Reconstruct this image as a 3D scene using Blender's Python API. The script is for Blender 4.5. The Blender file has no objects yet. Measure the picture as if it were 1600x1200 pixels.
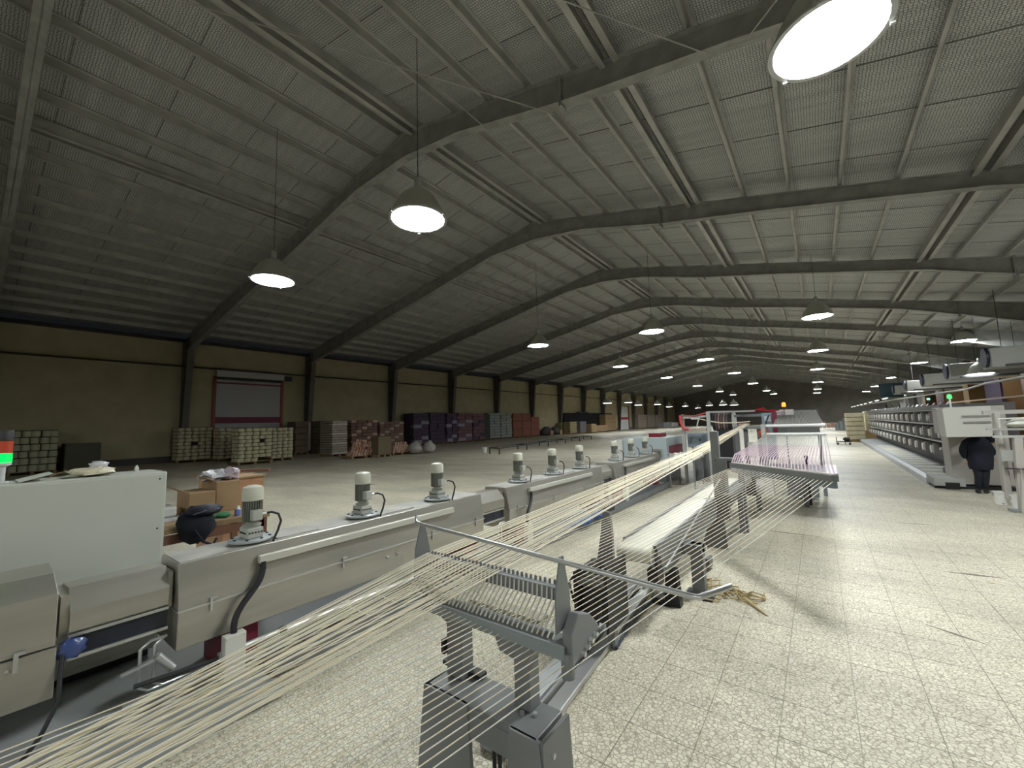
import bpy, math, random
from mathutils import Vector, Matrix
random.seed(7)
C = bpy.context.scene.collection
SC = bpy.context.scene
# ---------------------------------------------------------------- camera
cd = bpy.data.cameras.new('camera'); cam = bpy.data.objects.new('camera', cd); C.objects.link(cam); SC.camera = cam
cd.sensor_width = 36.0; cd.lens = 36.0*637.3/1600.0; cd.clip_end = 400; cd.clip_start = 0.02
yaw, pit, rol = math.radians(36.69), math.radians(5.68), math.radians(-1.69)
fwd = Vector((-math.sin(yaw)*math.cos(pit), math.cos(yaw)*math.cos(pit), math.sin(pit)))
rt0 = Vector((math.cos(yaw), math.sin(yaw), 0)); up0 = rt0.cross(fwd)
rt = math.cos(rol)*rt0+math.sin(rol)*up0; up = -math.sin(rol)*rt0+math.cos(rol)*up0
M = Matrix((rt, up, -fwd)).transposed().to_4x4(); M.translation = Vector((0, 0, 1.46)); cam.matrix_world = M
# ---------------------------------------------------------------- world, exposure
w = bpy.data.worlds.new('night'); SC.world = w; w.use_nodes = True
w.node_tree.nodes['Background'].inputs[0].default_value = (0.02, 0.022, 0.025, 1); w.node_tree.nodes['Background'].inputs[1].default_value = 0.3
SC.view_settings.view_transform = 'Standard'; SC.view_settings.look = 'None'; SC.view_settings.gamma = 1
SC.view_settings.exposure = 0.0; SC.view_settings.use_curve_mapping = False
LAMP = 125.0          # emission of the pendant lamps' lenses
# ---------------------------------------------------------------- materials
MATS = {}
def mat(name, col, rough=0.6, metal=0.0, emit=0.0, noise=0.0, nscale=8.0, bump=0.0, stretch=None, col2=None, alpha=1.0):
    if name in MATS: return MATS[name]
    m = bpy.data.materials.new(name); m.use_nodes = True; nt = m.node_tree; b = nt.nodes['Principled BSDF']
    b.inputs['Base Color'].default_value = (*col, 1); b.inputs['Roughness'].default_value = rough; b.inputs['Metallic'].default_value = metal
    if emit: b.inputs['Emission Color'].default_value = (*col, 1); b.inputs['Emission Strength'].default_value = emit
    if alpha < 1: b.inputs['Alpha'].default_value = alpha
    if noise or bump:
        g = nt.nodes.new('ShaderNodeNewGeometry'); mp = nt.nodes.new('ShaderNodeMapping'); nt.links.new(g.outputs['Position'], mp.inputs[0])
        if stretch: mp.inputs['Scale'].default_value = stretch
        n = nt.nodes.new('ShaderNodeTexNoise'); n.inputs['Scale'].default_value = nscale; n.inputs['Detail'].default_value = 5; nt.links.new(mp.outputs[0], n.inputs['Vector'])
        if noise:
            mx = nt.nodes.new('ShaderNodeMix'); mx.data_type = 'RGBA'; c2 = col2 or tuple(c*(1-noise) for c in col)
            cr = nt.nodes.new('ShaderNodeMapRange'); cr.inputs[1].default_value = 0.35; cr.inputs[2].default_value = 0.65; nt.links.new(n.outputs[0], cr.inputs[0])
            nt.links.new(cr.outputs[0], mx.inputs[0]); mx.inputs[6].default_value = (*col, 1); mx.inputs[7].default_value = (*c2, 1)
            nt.links.new(mx.outputs[2], b.inputs['Base Color'])
        if bump:
            bp = nt.nodes.new('ShaderNodeBump'); bp.inputs['Strength'].default_value = bump; bp.inputs['Distance'].default_value = 0.02
            nt.links.new(n.outputs[0], bp.inputs['Height']); nt.links.new(bp.outputs[0], b.inputs['Normal'])
    MATS[name] = m; return m
def math_node(nt, op, a, b=None):
    n = nt.nodes.new('ShaderNodeMath'); n.operation = op
    for i, v in enumerate((a, b)):
        if v is None: continue
        if isinstance(v, (int, float)): n.inputs[i].default_value = v
        else: nt.links.new(v, n.inputs[i])
    return n.outputs[0]
TX, TY, TS = -0.863, 1.733, 0.298
def terrazzo():
    m = bpy.data.materials.new('terrazzo'); m.use_nodes = True; nt = m.node_tree; b = nt.nodes['Principled BSDF']
    g = nt.nodes.new('ShaderNodeNewGeometry'); P = g.outputs['Position']
    nz = nt.nodes.new('ShaderNodeTexNoise'); nz.inputs['Scale'].default_value = 30; nt.links.new(P, nz.inputs['Vector'])
    add = nt.nodes.new('ShaderNodeMix'); add.data_type = 'VECTOR'; add.inputs[0].default_value = 0.012; nt.links.new(P, add.inputs[4]); nt.links.new(nz.outputs[1], add.inputs[5])
    v = nt.nodes.new('ShaderNodeTexVoronoi'); v.feature = 'DISTANCE_TO_EDGE'; v.inputs['Scale'].default_value = 46; nt.links.new(add.outputs[1], v.inputs['Vector'])
    v2 = nt.nodes.new('ShaderNodeTexVoronoi'); v2.inputs['Scale'].default_value = 46; nt.links.new(add.outputs[1], v2.inputs['Vector'])
    mr = nt.nodes.new('ShaderNodeMapRange'); mr.inputs[1].default_value = 0.03; mr.inputs[2].default_value = 0.12; nt.links.new(v.outputs[0], mr.inputs[0])
    hs = nt.nodes.new('ShaderNodeSeparateColor'); nt.links.new(v2.outputs['Color'], hs.inputs[0])
    chip = nt.nodes.new('ShaderNodeMix'); chip.data_type = 'RGBA'; nt.links.new(hs.outputs[0], chip.inputs[0]); chip.inputs[6].default_value = (.56, .52, .40, 1); chip.inputs[7].default_value = (.72, .68, .54, 1)
    c = nt.nodes.new('ShaderNodeMix'); c.data_type = 'RGBA'; nt.links.new(mr.outputs[0], c.inputs[0]); c.inputs[6].default_value = (.33, .29, .20, 1); nt.links.new(chip.outputs[2], c.inputs[7])
    # tile joints
    sp = nt.nodes.new('ShaderNodeSeparateXYZ'); nt.links.new(P, sp.inputs[0])
    def joint(o, off):
        a = math_node(nt, 'DIVIDE', math_node(nt, 'SUBTRACT', o, off-29.8), TS); f = math_node(nt, 'FRACT', a)
        d = math_node(nt, 'ABSOLUTE', math_node(nt, 'SUBTRACT', f, 0.5)); return math_node(nt, 'GREATER_THAN', d, 0.4925)
    jn = math_node(nt, 'MAXIMUM', joint(sp.outputs[0], TX), joint(sp.outputs[1], TY))
    j = nt.nodes.new('ShaderNodeMix'); j.data_type = 'RGBA'; nt.links.new(math_node(nt, 'MULTIPLY', jn, 0.55), j.inputs[0]); nt.links.new(c.outputs[2], j.inputs[6]); j.inputs[7].default_value = (.17, .15, .11, 1)
    # dust, wear and drag marks
    mp = nt.nodes.new('ShaderNodeMapping'); mp.inputs['Scale'].default_value = (.35, .8, 1); nt.links.new(P, mp.inputs[0])
    n = nt.nodes.new('ShaderNodeTexNoise'); n.inputs['Scale'].default_value = 1.6; n.inputs['Detail'].default_value = 7; nt.links.new(mp.outputs[0], n.inputs['Vector'])
    r = nt.nodes.new('ShaderNodeMapRange'); r.inputs[1].default_value = .38; r.inputs[2].default_value = .68; r.inputs[3].default_value = 1.0; r.inputs[4].default_value = .72; nt.links.new(n.outputs[0], r.inputs[0])
    d = nt.nodes.new('ShaderNodeMix'); d.data_type = 'RGBA'; d.blend_type = 'MULTIPLY'; d.inputs[0].default_value = 1; nt.links.new(j.outputs[2], d.inputs[6])
    cc = nt.nodes.new('ShaderNodeCombineColor'); [nt.links.new(r.outputs[0], cc.inputs[i]) for i in range(3)]; nt.links.new(cc.outputs[0], d.inputs[7])
    nt.links.new(d.outputs[2], b.inputs['Base Color']); b.inputs['Roughness'].default_value = .5
    bp = nt.nodes.new('ShaderNodeBump'); bp.inputs['Strength'].default_value = .15; bp.inputs['Distance'].default_value = .004; nt.links.new(mr.outputs[0], bp.inputs['Height']); nt.links.new(bp.outputs[0], b.inputs['Normal'])
    MATS['terrazzo'] = m; return m
def insulation():
    m = bpy.data.materials.new('insulation'); m.use_nodes = True; nt = m.node_tree; b = nt.nodes['Principled BSDF']
    g = nt.nodes.new('ShaderNodeNewGeometry'); P = g.outputs['Position']
    v = nt.nodes.new('ShaderNodeTexVoronoi'); v.feature = 'DISTANCE_TO_EDGE'; v.voronoi_dimensions = '2D'; v.inputs['Scale'].default_value = 20; v.inputs['Randomness'].default_value = .45; nt.links.new(P, v.inputs['Vector'])
    mr = nt.nodes.new('ShaderNodeMapRange'); mr.inputs[1].default_value = .06; mr.inputs[2].default_value = .2; nt.links.new(v.outputs[0], mr.inputs[0])
    c = nt.nodes.new('ShaderNodeMix'); c.data_type = 'RGBA'; nt.links.new(mr.outputs[0], c.inputs[0]); c.inputs[6].default_value = (.17, .17, .165, 1); c.inputs[7].default_value = (.60, .61, .60, 1)
    mp = nt.nodes.new('ShaderNodeMapping'); mp.inputs['Scale'].default_value = (.4, 5.0, .4); nt.links.new(P, mp.inputs[0])
    n = nt.nodes.new('ShaderNodeTexNoise'); n.inputs['Scale'].default_value = 1.0; n.inputs['Detail'].default_value = 3; nt.links.new(mp.outputs[0], n.inputs['Vector'])
    r = nt.nodes.new('ShaderNodeMapRange'); r.inputs[1].default_value = .3; r.inputs[2].default_value = .7; r.inputs[3].default_value = .8; r.inputs[4].default_value = 1.0; nt.links.new(n.outputs[0], r.inputs[0])
    cc = nt.nodes.new('ShaderNodeCombineColor'); [nt.links.new(r.outputs[0], cc.inputs[i]) for i in range(3)]
    d = nt.nodes.new('ShaderNodeMix'); d.data_type = 'RGBA'; d.blend_type = 'MULTIPLY'; d.inputs[0].default_value = 1; nt.links.new(c.outputs[2], d.inputs[6]); nt.links.new(cc.outputs[0], d.inputs[7])
    nt.links.new(d.outputs[2], b.inputs['Base Color']); b.inputs['Roughness'].default_value = .55; b.inputs['Metallic'].default_value = .15
    bp = nt.nodes.new('ShaderNodeBump'); bp.inputs['Strength'].default_value = .25; bp.inputs['Distance'].default_value = .02; nt.links.new(n.outputs[0], bp.inputs['Height']); nt.links.new(bp.outputs[0], b.inputs['Normal'])
    MATS['insulation'] = m; return m
terrazzo(); insulation()
WALL = mat('wall_paint', (.46, .40, .25), .85, noise=.12, nscale=1.3, bump=.1)
SKIRT = mat('skirting', (.09, .085, .075), .8)
STEEL = mat('frame_steel', (.33, .33, .31), .6, noise=.25, nscale=3)
PURL = mat('purlin_steel', (.45, .45, .42), .5, metal=.2, noise=.2, nscale=2)
DARK = mat('dark_steel', (.03, .03, .032), .6)
BLACK = mat('black_rubber', (.012, .012, .014), .5)
INOX = mat('stainless', (.52, .50, .44), .36, metal=.75, noise=.22, nscale=2.5, stretch=(1, .35, 3), bump=.05)
INOXT = mat('stainless_dusty', (.50, .49, .44), .6, metal=.35, noise=.25, nscale=5)
GREY = mat('grey_enamel', (.175, .185, .185), .42, noise=.12, nscale=4)
GREYL = mat('light_grey_enamel', (.42, .43, .40), .45, noise=.08, nscale=3)
WHITEC = mat('cabinet_white', (.52, .54, .47), .45, noise=.05, nscale=2)
CREAM = mat('motor_cream', (.55, .55, .45), .4)
ALU = mat('aluminium', (.62, .63, .62), .3, metal=.8)
ALUP = mat('galvanised', (.55, .57, .58), .38, metal=.6, noise=.15, nscale=6)
YARN = mat('cream_yarn', (.78, .70, .52), .9)
YARNW = mat('white_yarn', (.80, .77, .66), .9)
PINK = mat('pink_yarn', (.38, .28, .32), .9)
CRM = mat('spool_cream', (.60, .55, .36), .9, noise=.15, nscale=10)
CRMD = mat('layer_card', (.05, .04, .03), .9)
CARD = mat('cardboard', (.36, .24, .13), .9, noise=.2, nscale=3)
WRAP = mat('wrapped_card', (.52, .28, .15), .35, noise=.25, nscale=6, bump=.5)
MAROON = mat('maroon', (.17, .012, .035), .5)
RED = mat('red_paint', (.45, .02, .02), .5)
PLAST = mat('clear_plastic', (.6, .6, .62), .15, noise=.3, nscale=14, bump=1.0)
BLUE = mat('blue_tarp', (.03, .10, .28), .45, noise=.5, nscale=14, bump=1.0)
NAVY = mat('navy_cloth', (.006, .008, .015), .85)
BELT = mat('belt_white', (.72, .69, .58), .5, noise=.1, nscale=7)
WOOD = mat('wood', (.30, .20, .10), .8, noise=.3, nscale=5)
BRN = mat('brown_paint', (.16, .07, .04), .6)
JBOX = mat('junction_plastic', (.62, .62, .55), .45)
SPINK = mat('spool_pink', (.55, .36, .28), .9)
SORNG = mat('spool_orange', (.45, .24, .14), .9)
# ---------------------------------------------------------------- mesh helpers
BASE = {}
class MB:
    def __init__(s): s.v = []; s.f = []
    def add(s, vs, fs):
        n = len(s.v); s.v += [tuple(v) for v in vs]; s.f += [tuple(i+n for i in f) for f in fs]; return s
    def box(s, x0, x1, y0, y1, z0, z1):
        return s.add([(x0,y0,z0),(x1,y0,z0),(x1,y1,z0),(x0,y1,z0),(x0,y0,z1),(x1,y0,z1),(x1,y1,z1),(x0,y1,z1)],
            [(0,3,2,1),(4,5,6,7),(0,1,5,4),(1,2,6,5),(2,3,7,6),(3,0,4,7)])
    def bar(s, p, q, w, h, upv=(0,0,1)):        # rectangular bar from p to q
        p, q = Vector(p), Vector(q); d = (q-p).normalized(); u = Vector(upv); sd = d.cross(u)
        if sd.length < 1e-4: sd = d.cross(Vector((1,0,0)))
        sd.normalize(); u = sd.cross(d)
        vs = [e+sd*a*w/2+u*b*h/2 for e in (p, q) for a, b in ((-1,-1),(1,-1),(1,1),(-1,1))]
        return s.add(vs, [(0,1,2,3),(7,6,5,4),(0,4,5,1),(1,5,6,2),(2,6,7,3),(3,7,4,0)])
    def tube(s, pts, r, n=8, rs=None):
        pts = [Vector(p) for p in pts]; k = len(pts); vs = []; up_ = None
        for i, p in enumerate(pts):
            d = (pts[min(i+1, k-1)]-pts[max(i-1, 0)]).normalized()
            if up_ is None: up_ = d.cross(Vector((0,0,1))); up_ = up_ if up_.length > .01 else d.cross(Vector((1,0,0)))
            a = (up_-d*up_.dot(d)).normalized(); up_ = a; b = d.cross(a); rr = rs[i] if rs else r
            vs += [p+a*math.cos(2*math.pi*j/n)*rr+b*math.sin(2*math.pi*j/n)*rr for j in range(n)]
        fs = [(i*n+j, i*n+(j+1)%n, (i+1)*n+(j+1)%n, (i+1)*n+j) for i in range(k-1) for j in range(n)]
        fs += [tuple(range(n))[::-1], tuple((k-1)*n+j for j in range(n))]
        return s.add(vs, fs)
    def lathe(s, prof, c=(0,0,0), n=20, cap0=True, cap1=True, axis='z', ph=0):
        vs = []
        for r, h in prof:
            for j in range(n):
                a = 2*math.pi*j/n+ph; x, y = r*math.cos(a), r*math.sin(a)
                vs.append({'z': (c[0]+x, c[1]+y, c[2]+h), 'x': (c[0]+h, c[1]+x, c[2]+y), 'y': (c[0]+y, c[1]+h, c[2]+x)}[axis])
        k = len(prof); fs = [(i*n+j, i*n+(j+1)%n, (i+1)*n+(j+1)%n, (i+1)*n+j) for i in range(k-1) for j in range(n)]
        if cap0: fs.append(tuple(range(n))[::-1])
        if cap1: fs.append(tuple((k-1)*n+j for j in range(n)))
        return s.add(vs, fs)
    def prism(s, poly, a0, a1, axis='y'):       # poly in the plane normal to axis, extruded a0..a1
        def P(u, v, a): return {'y': (u, a, v), 'x': (a, u, v), 'z': (u, v, a)}[axis]
        n = len(poly); vs = [P(u, v, a0) for u, v in poly]+[P(u, v, a1) for u, v in poly]
        return s.add(vs, [tuple(range(n)), tuple(range(2*n-1, n-1, -1))]+[(i, n+i, n+(i+1)%n, (i+1)%n) for i in range(n)])
    def blob(s, c, r, seed=0, n=10, m=7, jit=.2, flat=0):
        rd = random.Random(seed); vs = []
        for i in range(m+1):
            t = math.pi*i/m
            for j in range(n):
                a = 2*math.pi*j/n; k = 1+rd.uniform(-jit, jit)*(0 < i < m)
                z = math.cos(t)*r[2]*k
                if flat and z < 0: z *= 1-flat
                vs.append((c[0]+math.sin(t)*math.cos(a)*r[0]*k, c[1]+math.sin(t)*math.sin(a)*r[1]*k, c[2]+z))
        return s.add(vs, [(i*n+j, (i+1)*n+j, (i+1)*n+(j+1)%n, i*n+(j+1)%n) for i in range(m) for j in range(n)])
    def build(s, name, m, parent=None, smooth=None, bevel=0, kind=None, label=None):
        o0 = BASE.get(parent.name, Vector()) if parent else Vector()
        me = bpy.data.meshes.new(name); me.from_pydata([tuple(Vector(v)-o0) for v in s.v], [], s.f); me.update()
        me.materials.append(m if not isinstance(m, str) else MATS[m])
        if smooth:
            me.polygons.foreach_set('use_smooth', [True]*len(me.polygons)); me.set_sharp_from_angle(angle=math.radians(smooth))
        o = bpy.data.objects.new(name, me); C.objects.link(o)
        if parent: o.parent = parent; BASE[o.name] = o0
        else: BASE[o.name] = Vector()
        if bevel:
            b = o.modifiers.new('bevel', 'BEVEL'); b.width = bevel; b.segments = 2; b.limit_method = 'ANGLE'
        if kind: o['kind'] = kind
        if label: o['label'] = label
        return o
def tag(o, label, cat, group=None):
    o['label'] = label; o['category'] = cat
    if group: o['group'] = group
    return o
def thing(name, label, cat, loc, group=None, kind=None):
    o = bpy.data.objects.new(name, None); C.objects.link(o); o.location = loc; BASE[o.name] = Vector(loc); o.empty_display_size = .1
    if kind: o['kind'] = kind
    else: tag(o, label, cat, group)
    return o
def dup(root, loc, label, rotz=0, group=None):
    def cp(o, par):
        c = o.copy(); C.objects.link(c)
        if par: c.parent = par
        for ch in o.children: cp(ch, c)
        return c
    r = cp(root, None); r.location = loc; r.rotation_euler = (0, 0, rotz); r['label'] = label; BASE[r.name] = Vector(loc)
    if group: r['group'] = group
    return r
ORD = ['nearest', 'second', 'third', 'fourth', 'fifth', 'sixth', 'seventh', 'eighth', 'ninth', 'tenth', 'eleventh', 'twelfth', 'thirteenth', 'fourteenth', 'fifteenth', 'sixteenth', 'seventeenth']
def o_(i, of='from the camera'): return ('nearest' if i == 0 else ORD[i])
# ---------------------------------------------------------------- building
U = 1.12; H = 1.46
def T(x, z): return (x*U, H+z*U)
WX = -27.75; EX = 10.2; YN = -14.0; YF = 103.0
RX, RZ = T(-7.9, 7.74)
def roofz(x): return RZ-(RX-x)*.166 if x < RX else RZ-(x-RX)*.232
fl = MB().box(WX-.2, EX+.2, YN, YF, -.2, -.004).build('floor', MATS['terrazzo'], kind='structure')
tl = None
NX, NY = 15, 20
for i in range(NX):
    for j in range(NY):
        x = TX-TS+i*TS; y = TY-4*TS+j*TS
        if tl is None:
            h = TS/2-.0012; tl = MB().box(-h, h, -h, h, -.0039, 0).build('tile', MATS['terrazzo'], fl); o = tl
        else: o = tl.copy(); C.objects.link(o)
        o.location = (x+TS/2, y+TS/2, random.uniform(-.0006, 0))
for (x, y, l, a, wd) in ((-.15, 8.2, .5, 8, .02), (.9, 7.6, .35, 5, .02), (-.45, 6.3, .7, -4, .03), (1.0, 5.5, .4, 6, .05), (.6, 4.0, .3, -30, .03), (-.3, 11.2, 1.3, 2, .05), (-14.8, 9.4, 1.6, 10, .05), (-11.5, 8.1, 1.2, -15, .04), (-9.6, 6.5, .6, 5, .1)):
    ca, sa = math.cos(math.radians(a)), math.sin(math.radians(a))
    pts = [(x-l/2*ca, y-l/2*sa), (x, y-.5*wd), (x+l/2*ca, y+l/2*sa), (x, y+.5*wd)]
    MB().prism(pts, .0002, .0012, 'z').build('scuff_mark', mat('scuff', (.16, .14, .11), .8), fl)
wl = MB().box(WX-.25, WX, YN, YF, 0, H+4.62*U).build('wall_left', WALL, kind='structure')
MB().box(WX, WX+.05, YN, YF, 0, .32).build('baseboard_left', SKIRT, kind='structure')
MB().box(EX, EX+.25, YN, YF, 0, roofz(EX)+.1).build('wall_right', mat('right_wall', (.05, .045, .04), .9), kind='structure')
gp = [(WX, 0), (EX, 0), (EX, roofz(EX)), (RX, RZ), (WX, roofz(WX))]
MB().prism(gp, YF, YF+.25, 'y').build('wall_back', mat('gable', (.23, .215, .185), .85, noise=.2, nscale=.6), kind='structure')
MB().prism(gp, YN-.25, YN, 'y').build('wall_front', mat('front', (.12, .11, .09), .9), kind='structure')
ceil = MB().prism([(WX-.3, roofz(WX-.3)), (RX, RZ), (EX+.3, roofz(EX+.3)), (EX+.3, roofz(EX+.3)+.12), (RX, RZ+.12), (WX-.3, roofz(WX-.3)+.12)], YN, YF+.2, 'y').build('ceiling', MATS['insulation'], kind='structure')
# purlins (cold formed Z sections) and the doubled struts
def zsec(x, z, dz=.2, w=.075, t=.016, fl_=1):
    m = MB(); m.box(x-t/2, x+t/2, YN, YF, z-dz, z); m.box(x-(w if fl_ > 0 else 0), x+(0 if fl_ > 0 else w), YN, YF, z-dz, z-dz+t)
    m.box(x, x+w, YN, YF, z-t, z); return m
px = []
x = -24.1
while x < 8.8: px.append(x); x += 1.0
for x in px:
    X_ = x*U
    if min(abs(x+7.4), abs(x+2.4), abs(x-3.1)) < .3: continue
    zsec(X_, roofz(X_)-.01).build('purlin', PURL, ceil)
for x in (-13.0, -7.5, -2.4, 3.15):
    X_ = x*U; z = roofz(X_)-.02
    m = MB(); m.box(X_-.15, X_-.13, YN, YF, z-.3, z); m.box(X_-.2, X_-.08, YN, YF, z-.32, z-.3); m.box(X_+.13, X_+.15, YN, YF, z-.3, z); m.box(X_+.08, X_+.2, YN, YF, z-.32, z-.3)
    m.build('double_purlin', PURL, ceil)
for k in range(60):                               # seams between insulation lengths
    y = YN+1.2+k*1.22*1.4
    m = MB()
    for xa, xb in ((WX, RX), (RX, EX)):
        m.bar((xa, y, roofz(xa)-.006), (xb, y, roofz(xb)-.006), .018, .008)
    m.build('sheet_seam', mat('seam', (.14, .135, .12), .8), ceil)
# eave gutter band
MB().box(WX, WX+.3, YN, YF, H+4.5*U, H+4.64*U).build('trim_1', DARK, kind='structure')
# portal frames
TOPP = [(-24.7, 4.72), (-7.9, 7.5), (8.95, 3.6)]
BOT = [(-24.3, 4.02), (-13.3, 6.08), (-9.95, 6.74), (-7.9, 6.82), (-5.95, 6.58), (-3.35, 5.92), (-.6, 5.39), (3.2, 4.56), (5.16, 3.92), (8.5, 2.75)]
def topz(x):
    a, b = (TOPP[0], TOPP[1]) if x < -7.9 else (TOPP[1], TOPP[2]); return a[1]+(b[1]-a[1])*(x-a[0])/(b[0]-a[0])
def portal():
    t = thing('portal_frame', '', 'roof frame', (0, 0, 0), 'portal frames of the hall')
    web = MB(); bf = MB(); tf = MB(); W2 = .115
    xs = [b[0] for b in BOT]
    for (xa, za), (xb, zb) in zip(BOT[:-1], BOT[1:]):
        A, B = T(xa, za), T(xb, zb); At, Bt = T(xa, topz(xa)), T(xb, topz(xb))
        web.prism([A, B, Bt, At], -.01, .01, 'y')
        bf.prism([(A[0], A[1]), (B[0], B[1]), (B[0], B[1]+.022), (A[0], A[1]+.022)], -W2, W2, 'y')
        tf.prism([(At[0], At[1]-.018), (Bt[0], Bt[1]-.018), Bt, At], -W2, W2, 'y')
    web.build('rafter_web', STEEL, t); bf.build('bottom_flange', STEEL, t, ); tf.build('top_flange', STEEL, t)
    for x in (-16.3, -3.35, 5.0):
        lo = [z for (a, z), (b, z2) in zip(BOT[:-1], BOT[1:]) if a <= x <= b]
        for (a, z), (b, z2) in zip(BOT[:-1], BOT[1:]):
            if a <= x < b: zz = z+(z2-z)*(x-a)/(b-a)
        m = MB(); X_ = x*U
        m.box(X_-.03, X_-.004, -W2, W2, H+zz*U-.09, H+topz(x)*U+.02); m.box(X_+.004, X_+.03, -W2, W2, H+zz*U-.09, H+topz(x)*U+.02)
        for k in range(6):
            z_ = H+zz*U+(topz(x)-zz)*U*(k+.5)/6
            for s_ in (-1, 1): m.box(X_-.05, X_+.05, s_*.07-.013, s_*.07+.013, z_-.013, z_+.013)
        m.build('splice_plate', STEEL, t)
    # wall column: tapered web and flanges
    cw = MB(); xw = WX+.02; xt = T(-24.05, 0)[0]; zt = T(0, 4.05)[1]
    cw.prism([(xw, 0), (xw+.32, 0), (xt+.1, zt), (xt, zt+.75), (xw, zt+.75)], -.01, .01, 'y')
    cw.prism([(xw, 0), (xw+.02, 0), (xw+.02, zt+.7), (xw, zt+.7)], -.15, .15, 'y')
    cw.prism([(xw+.30, 0), (xw+.32, 0), (xt+.1, zt), (xt+.08, zt)], -.15, .15, 'y')
    cw.box(xw, xt+.1, -.15, .15, zt-.01, zt+.01)
    cw.build('column', mat('column_paint', (.15, .14, .115), .7, noise=.2, nscale=2), t)
    cr = MB(); xe = EX-.02
    cr.prism([(xe-.3, 0), (xe, 0), (xe, roofz(EX)-.1), (xe-.75, T(0, 2.72)[1])], -.12, .12, 'y'); cr.build('column', STEEL, t)
    return t
FY = [7.09+6.72*i for i in range(-3, 14)]
pf = portal(); first = True
for i, y in enumerate(FY):
    k = i-3
    lab = (('grey steel portal frame just behind the camera' if k == -2 else 'grey steel portal frame farthest behind the camera') if k < -1 else 'grey steel portal frame whose column band cuts the top left corner' if k == -1 else
           'grey tapered steel portal frame, %s of those crossing the whole view' % ORD[k])
    if first: pf.location = (0, y, 0); pf['label'] = lab; first = False
    else: dup(pf, (0, y, 0), lab)
# pipe on left wall
zp = H+3.27*U
m = MB().tube([(WX+.42, YN, zp), (WX+.42, YF, zp)], .045, 8)
tag(m.build('wall_pipe', mat('pipe', (.035, .02, .015), .5), smooth=40), 'thin dark pipe running along the cream wall above the roller door', 'pipe')
# sway rods near the top
for (a, b, lb) in (((-8.7, .5, 8.7), (-3.9, 7.0, 7.9), 'thin bracing rod crossing above the left hanging lamp'), ((-6.2, 1.5, 8.9), (-5.6, 7.0, 8.3), 'thin bracing rod just above the big lamp at centre top'), ((-3.2, 4.6, 8.2), (-1.0, 7.0, 7.5), 'short bracing rod tied to the nearest splice plate'), ((1.6, 4.6, 7.0), (-.4, 7.0, 7.4), 'bracing rod right of the nearest splice plate')):
    tag(MB().tube([a, b], .012, 6).build('bracing_rod', PURL), lb, 'rod')
# ---------------------------------------------------------------- pendant lamps
LENS = mat('lamp_lens', (.93, .98, 1.0), .5, emit=LAMP)
SHADE = mat('lamp_shade', (.50, .50, .44), .35, metal=.5)
LZ = H+3.53*U
def lamp(r=.52):
    t = thing('pendant_lamp', '', 'lamp', (0, 0, 0))
    s = MB(); pr = [(r, 0), (r*1.04, .02), (r*.98, .05), (r*.86, r*.42), (r*.62, r*.82), (r*.36, r*1.06), (r*.2, r*1.15)]
    s.lathe(pr, n=32, cap0=False); s.lathe([(q-.012, h) for q, h in pr[::-1]], n=32, cap0=True, cap1=False)
    s.build('shade', SHADE, t, smooth=40)
    e = MB(); e.lathe([(r*.94, .015), (r*.94, .03)], n=32); e.build('lens', LENS, t)
    g = MB(); g.lathe([(r*.95, -.006), (r*1.05, -.006), (r*1.05, .02), (r*.95, .02), (r*.95, -.006)], n=32, cap0=False, cap1=False); g.build('rim', ALU, t, smooth=40)
    for a in (.3, 2.4, 4.5): x, y = r*1.05*math.cos(a), r*1.05*math.sin(a); MB().box(x-.02, x+.02, y-.02, y+.02, -.03, .05).build('clip', ALU, t)
    b = MB().lathe([(.07, r*1.12), (.07, r*1.12+.2), (.03, r*1.12+.24)], n=14); b.build('lamp_neck', ALU, t, smooth=40)
    return t
lp = lamp(); used = [False]
CABLE = mat('cable_grey', (.10, .10, .10), .6)
def put_lamp(x, y, z, label, group, rot=0):
    if used[0]: l = dup(lp, (x, y, z), label, rot, group)
    else: lp.location = (x, y, z); lp['label'] = label; lp['group'] = group; l = lp; used[0] = True
    m = MB().tube([(0, 0, .78), (0, 0, roofz(x)-z)], .008, 6); c = m.build('hanging_cable', CABLE); c.parent = l
    return l
R12 = 1.12/1.04
POWER = {'left': .36, 'middle': .75, 'aisle': 1.35, 'machine': 1.3, 'low': .35, 'far': .5}
LM = {}
def relens(l, key):
    for ch in l.children:
        if ch.name.startswith('lens'):
            if key not in LM:
                LM[key] = ch.data.copy(); LM[key].materials[0] = mat('lamp_lens_'+key, (.93, .98, 1.0), .5, emit=LAMP*POWER[key])
            ch.data = LM[key]
LROWS = {
 'left': ([(-10.4, 4.3), (-10.3, 16.0), (-10.4, 26.2), (-10.3, 36.4), (-10.5, 48.6), (-10.6, 62.0), (-10.6, 73)], 'lamps of the row left of the roof ridge line'),
 'middle': ([(-5.4, 4.6), (-5.25, 16.9), (-5.35, 27.4), (-5.25, 37.7), (-5.4, 50.9), (-5.5, 67), (-5.5, 78)], 'lamps of the row under the roof middle'),
 'aisle': ([(.38, 4.85), (.27, 18.8), (.27, 28.8), (.23, 40.5), (.23, 56), (.2, 71), (.15, 83)], 'lamps of the row over the aisle'),
 'machine': ([(6.4, 6.5), (6.4, 18.5), (6.4, 31.1), (6.3, 42.2), (6.4, 57), (6.4, 73), (6.6, 88)], 'lamps of the row over the winding machine')}
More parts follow.
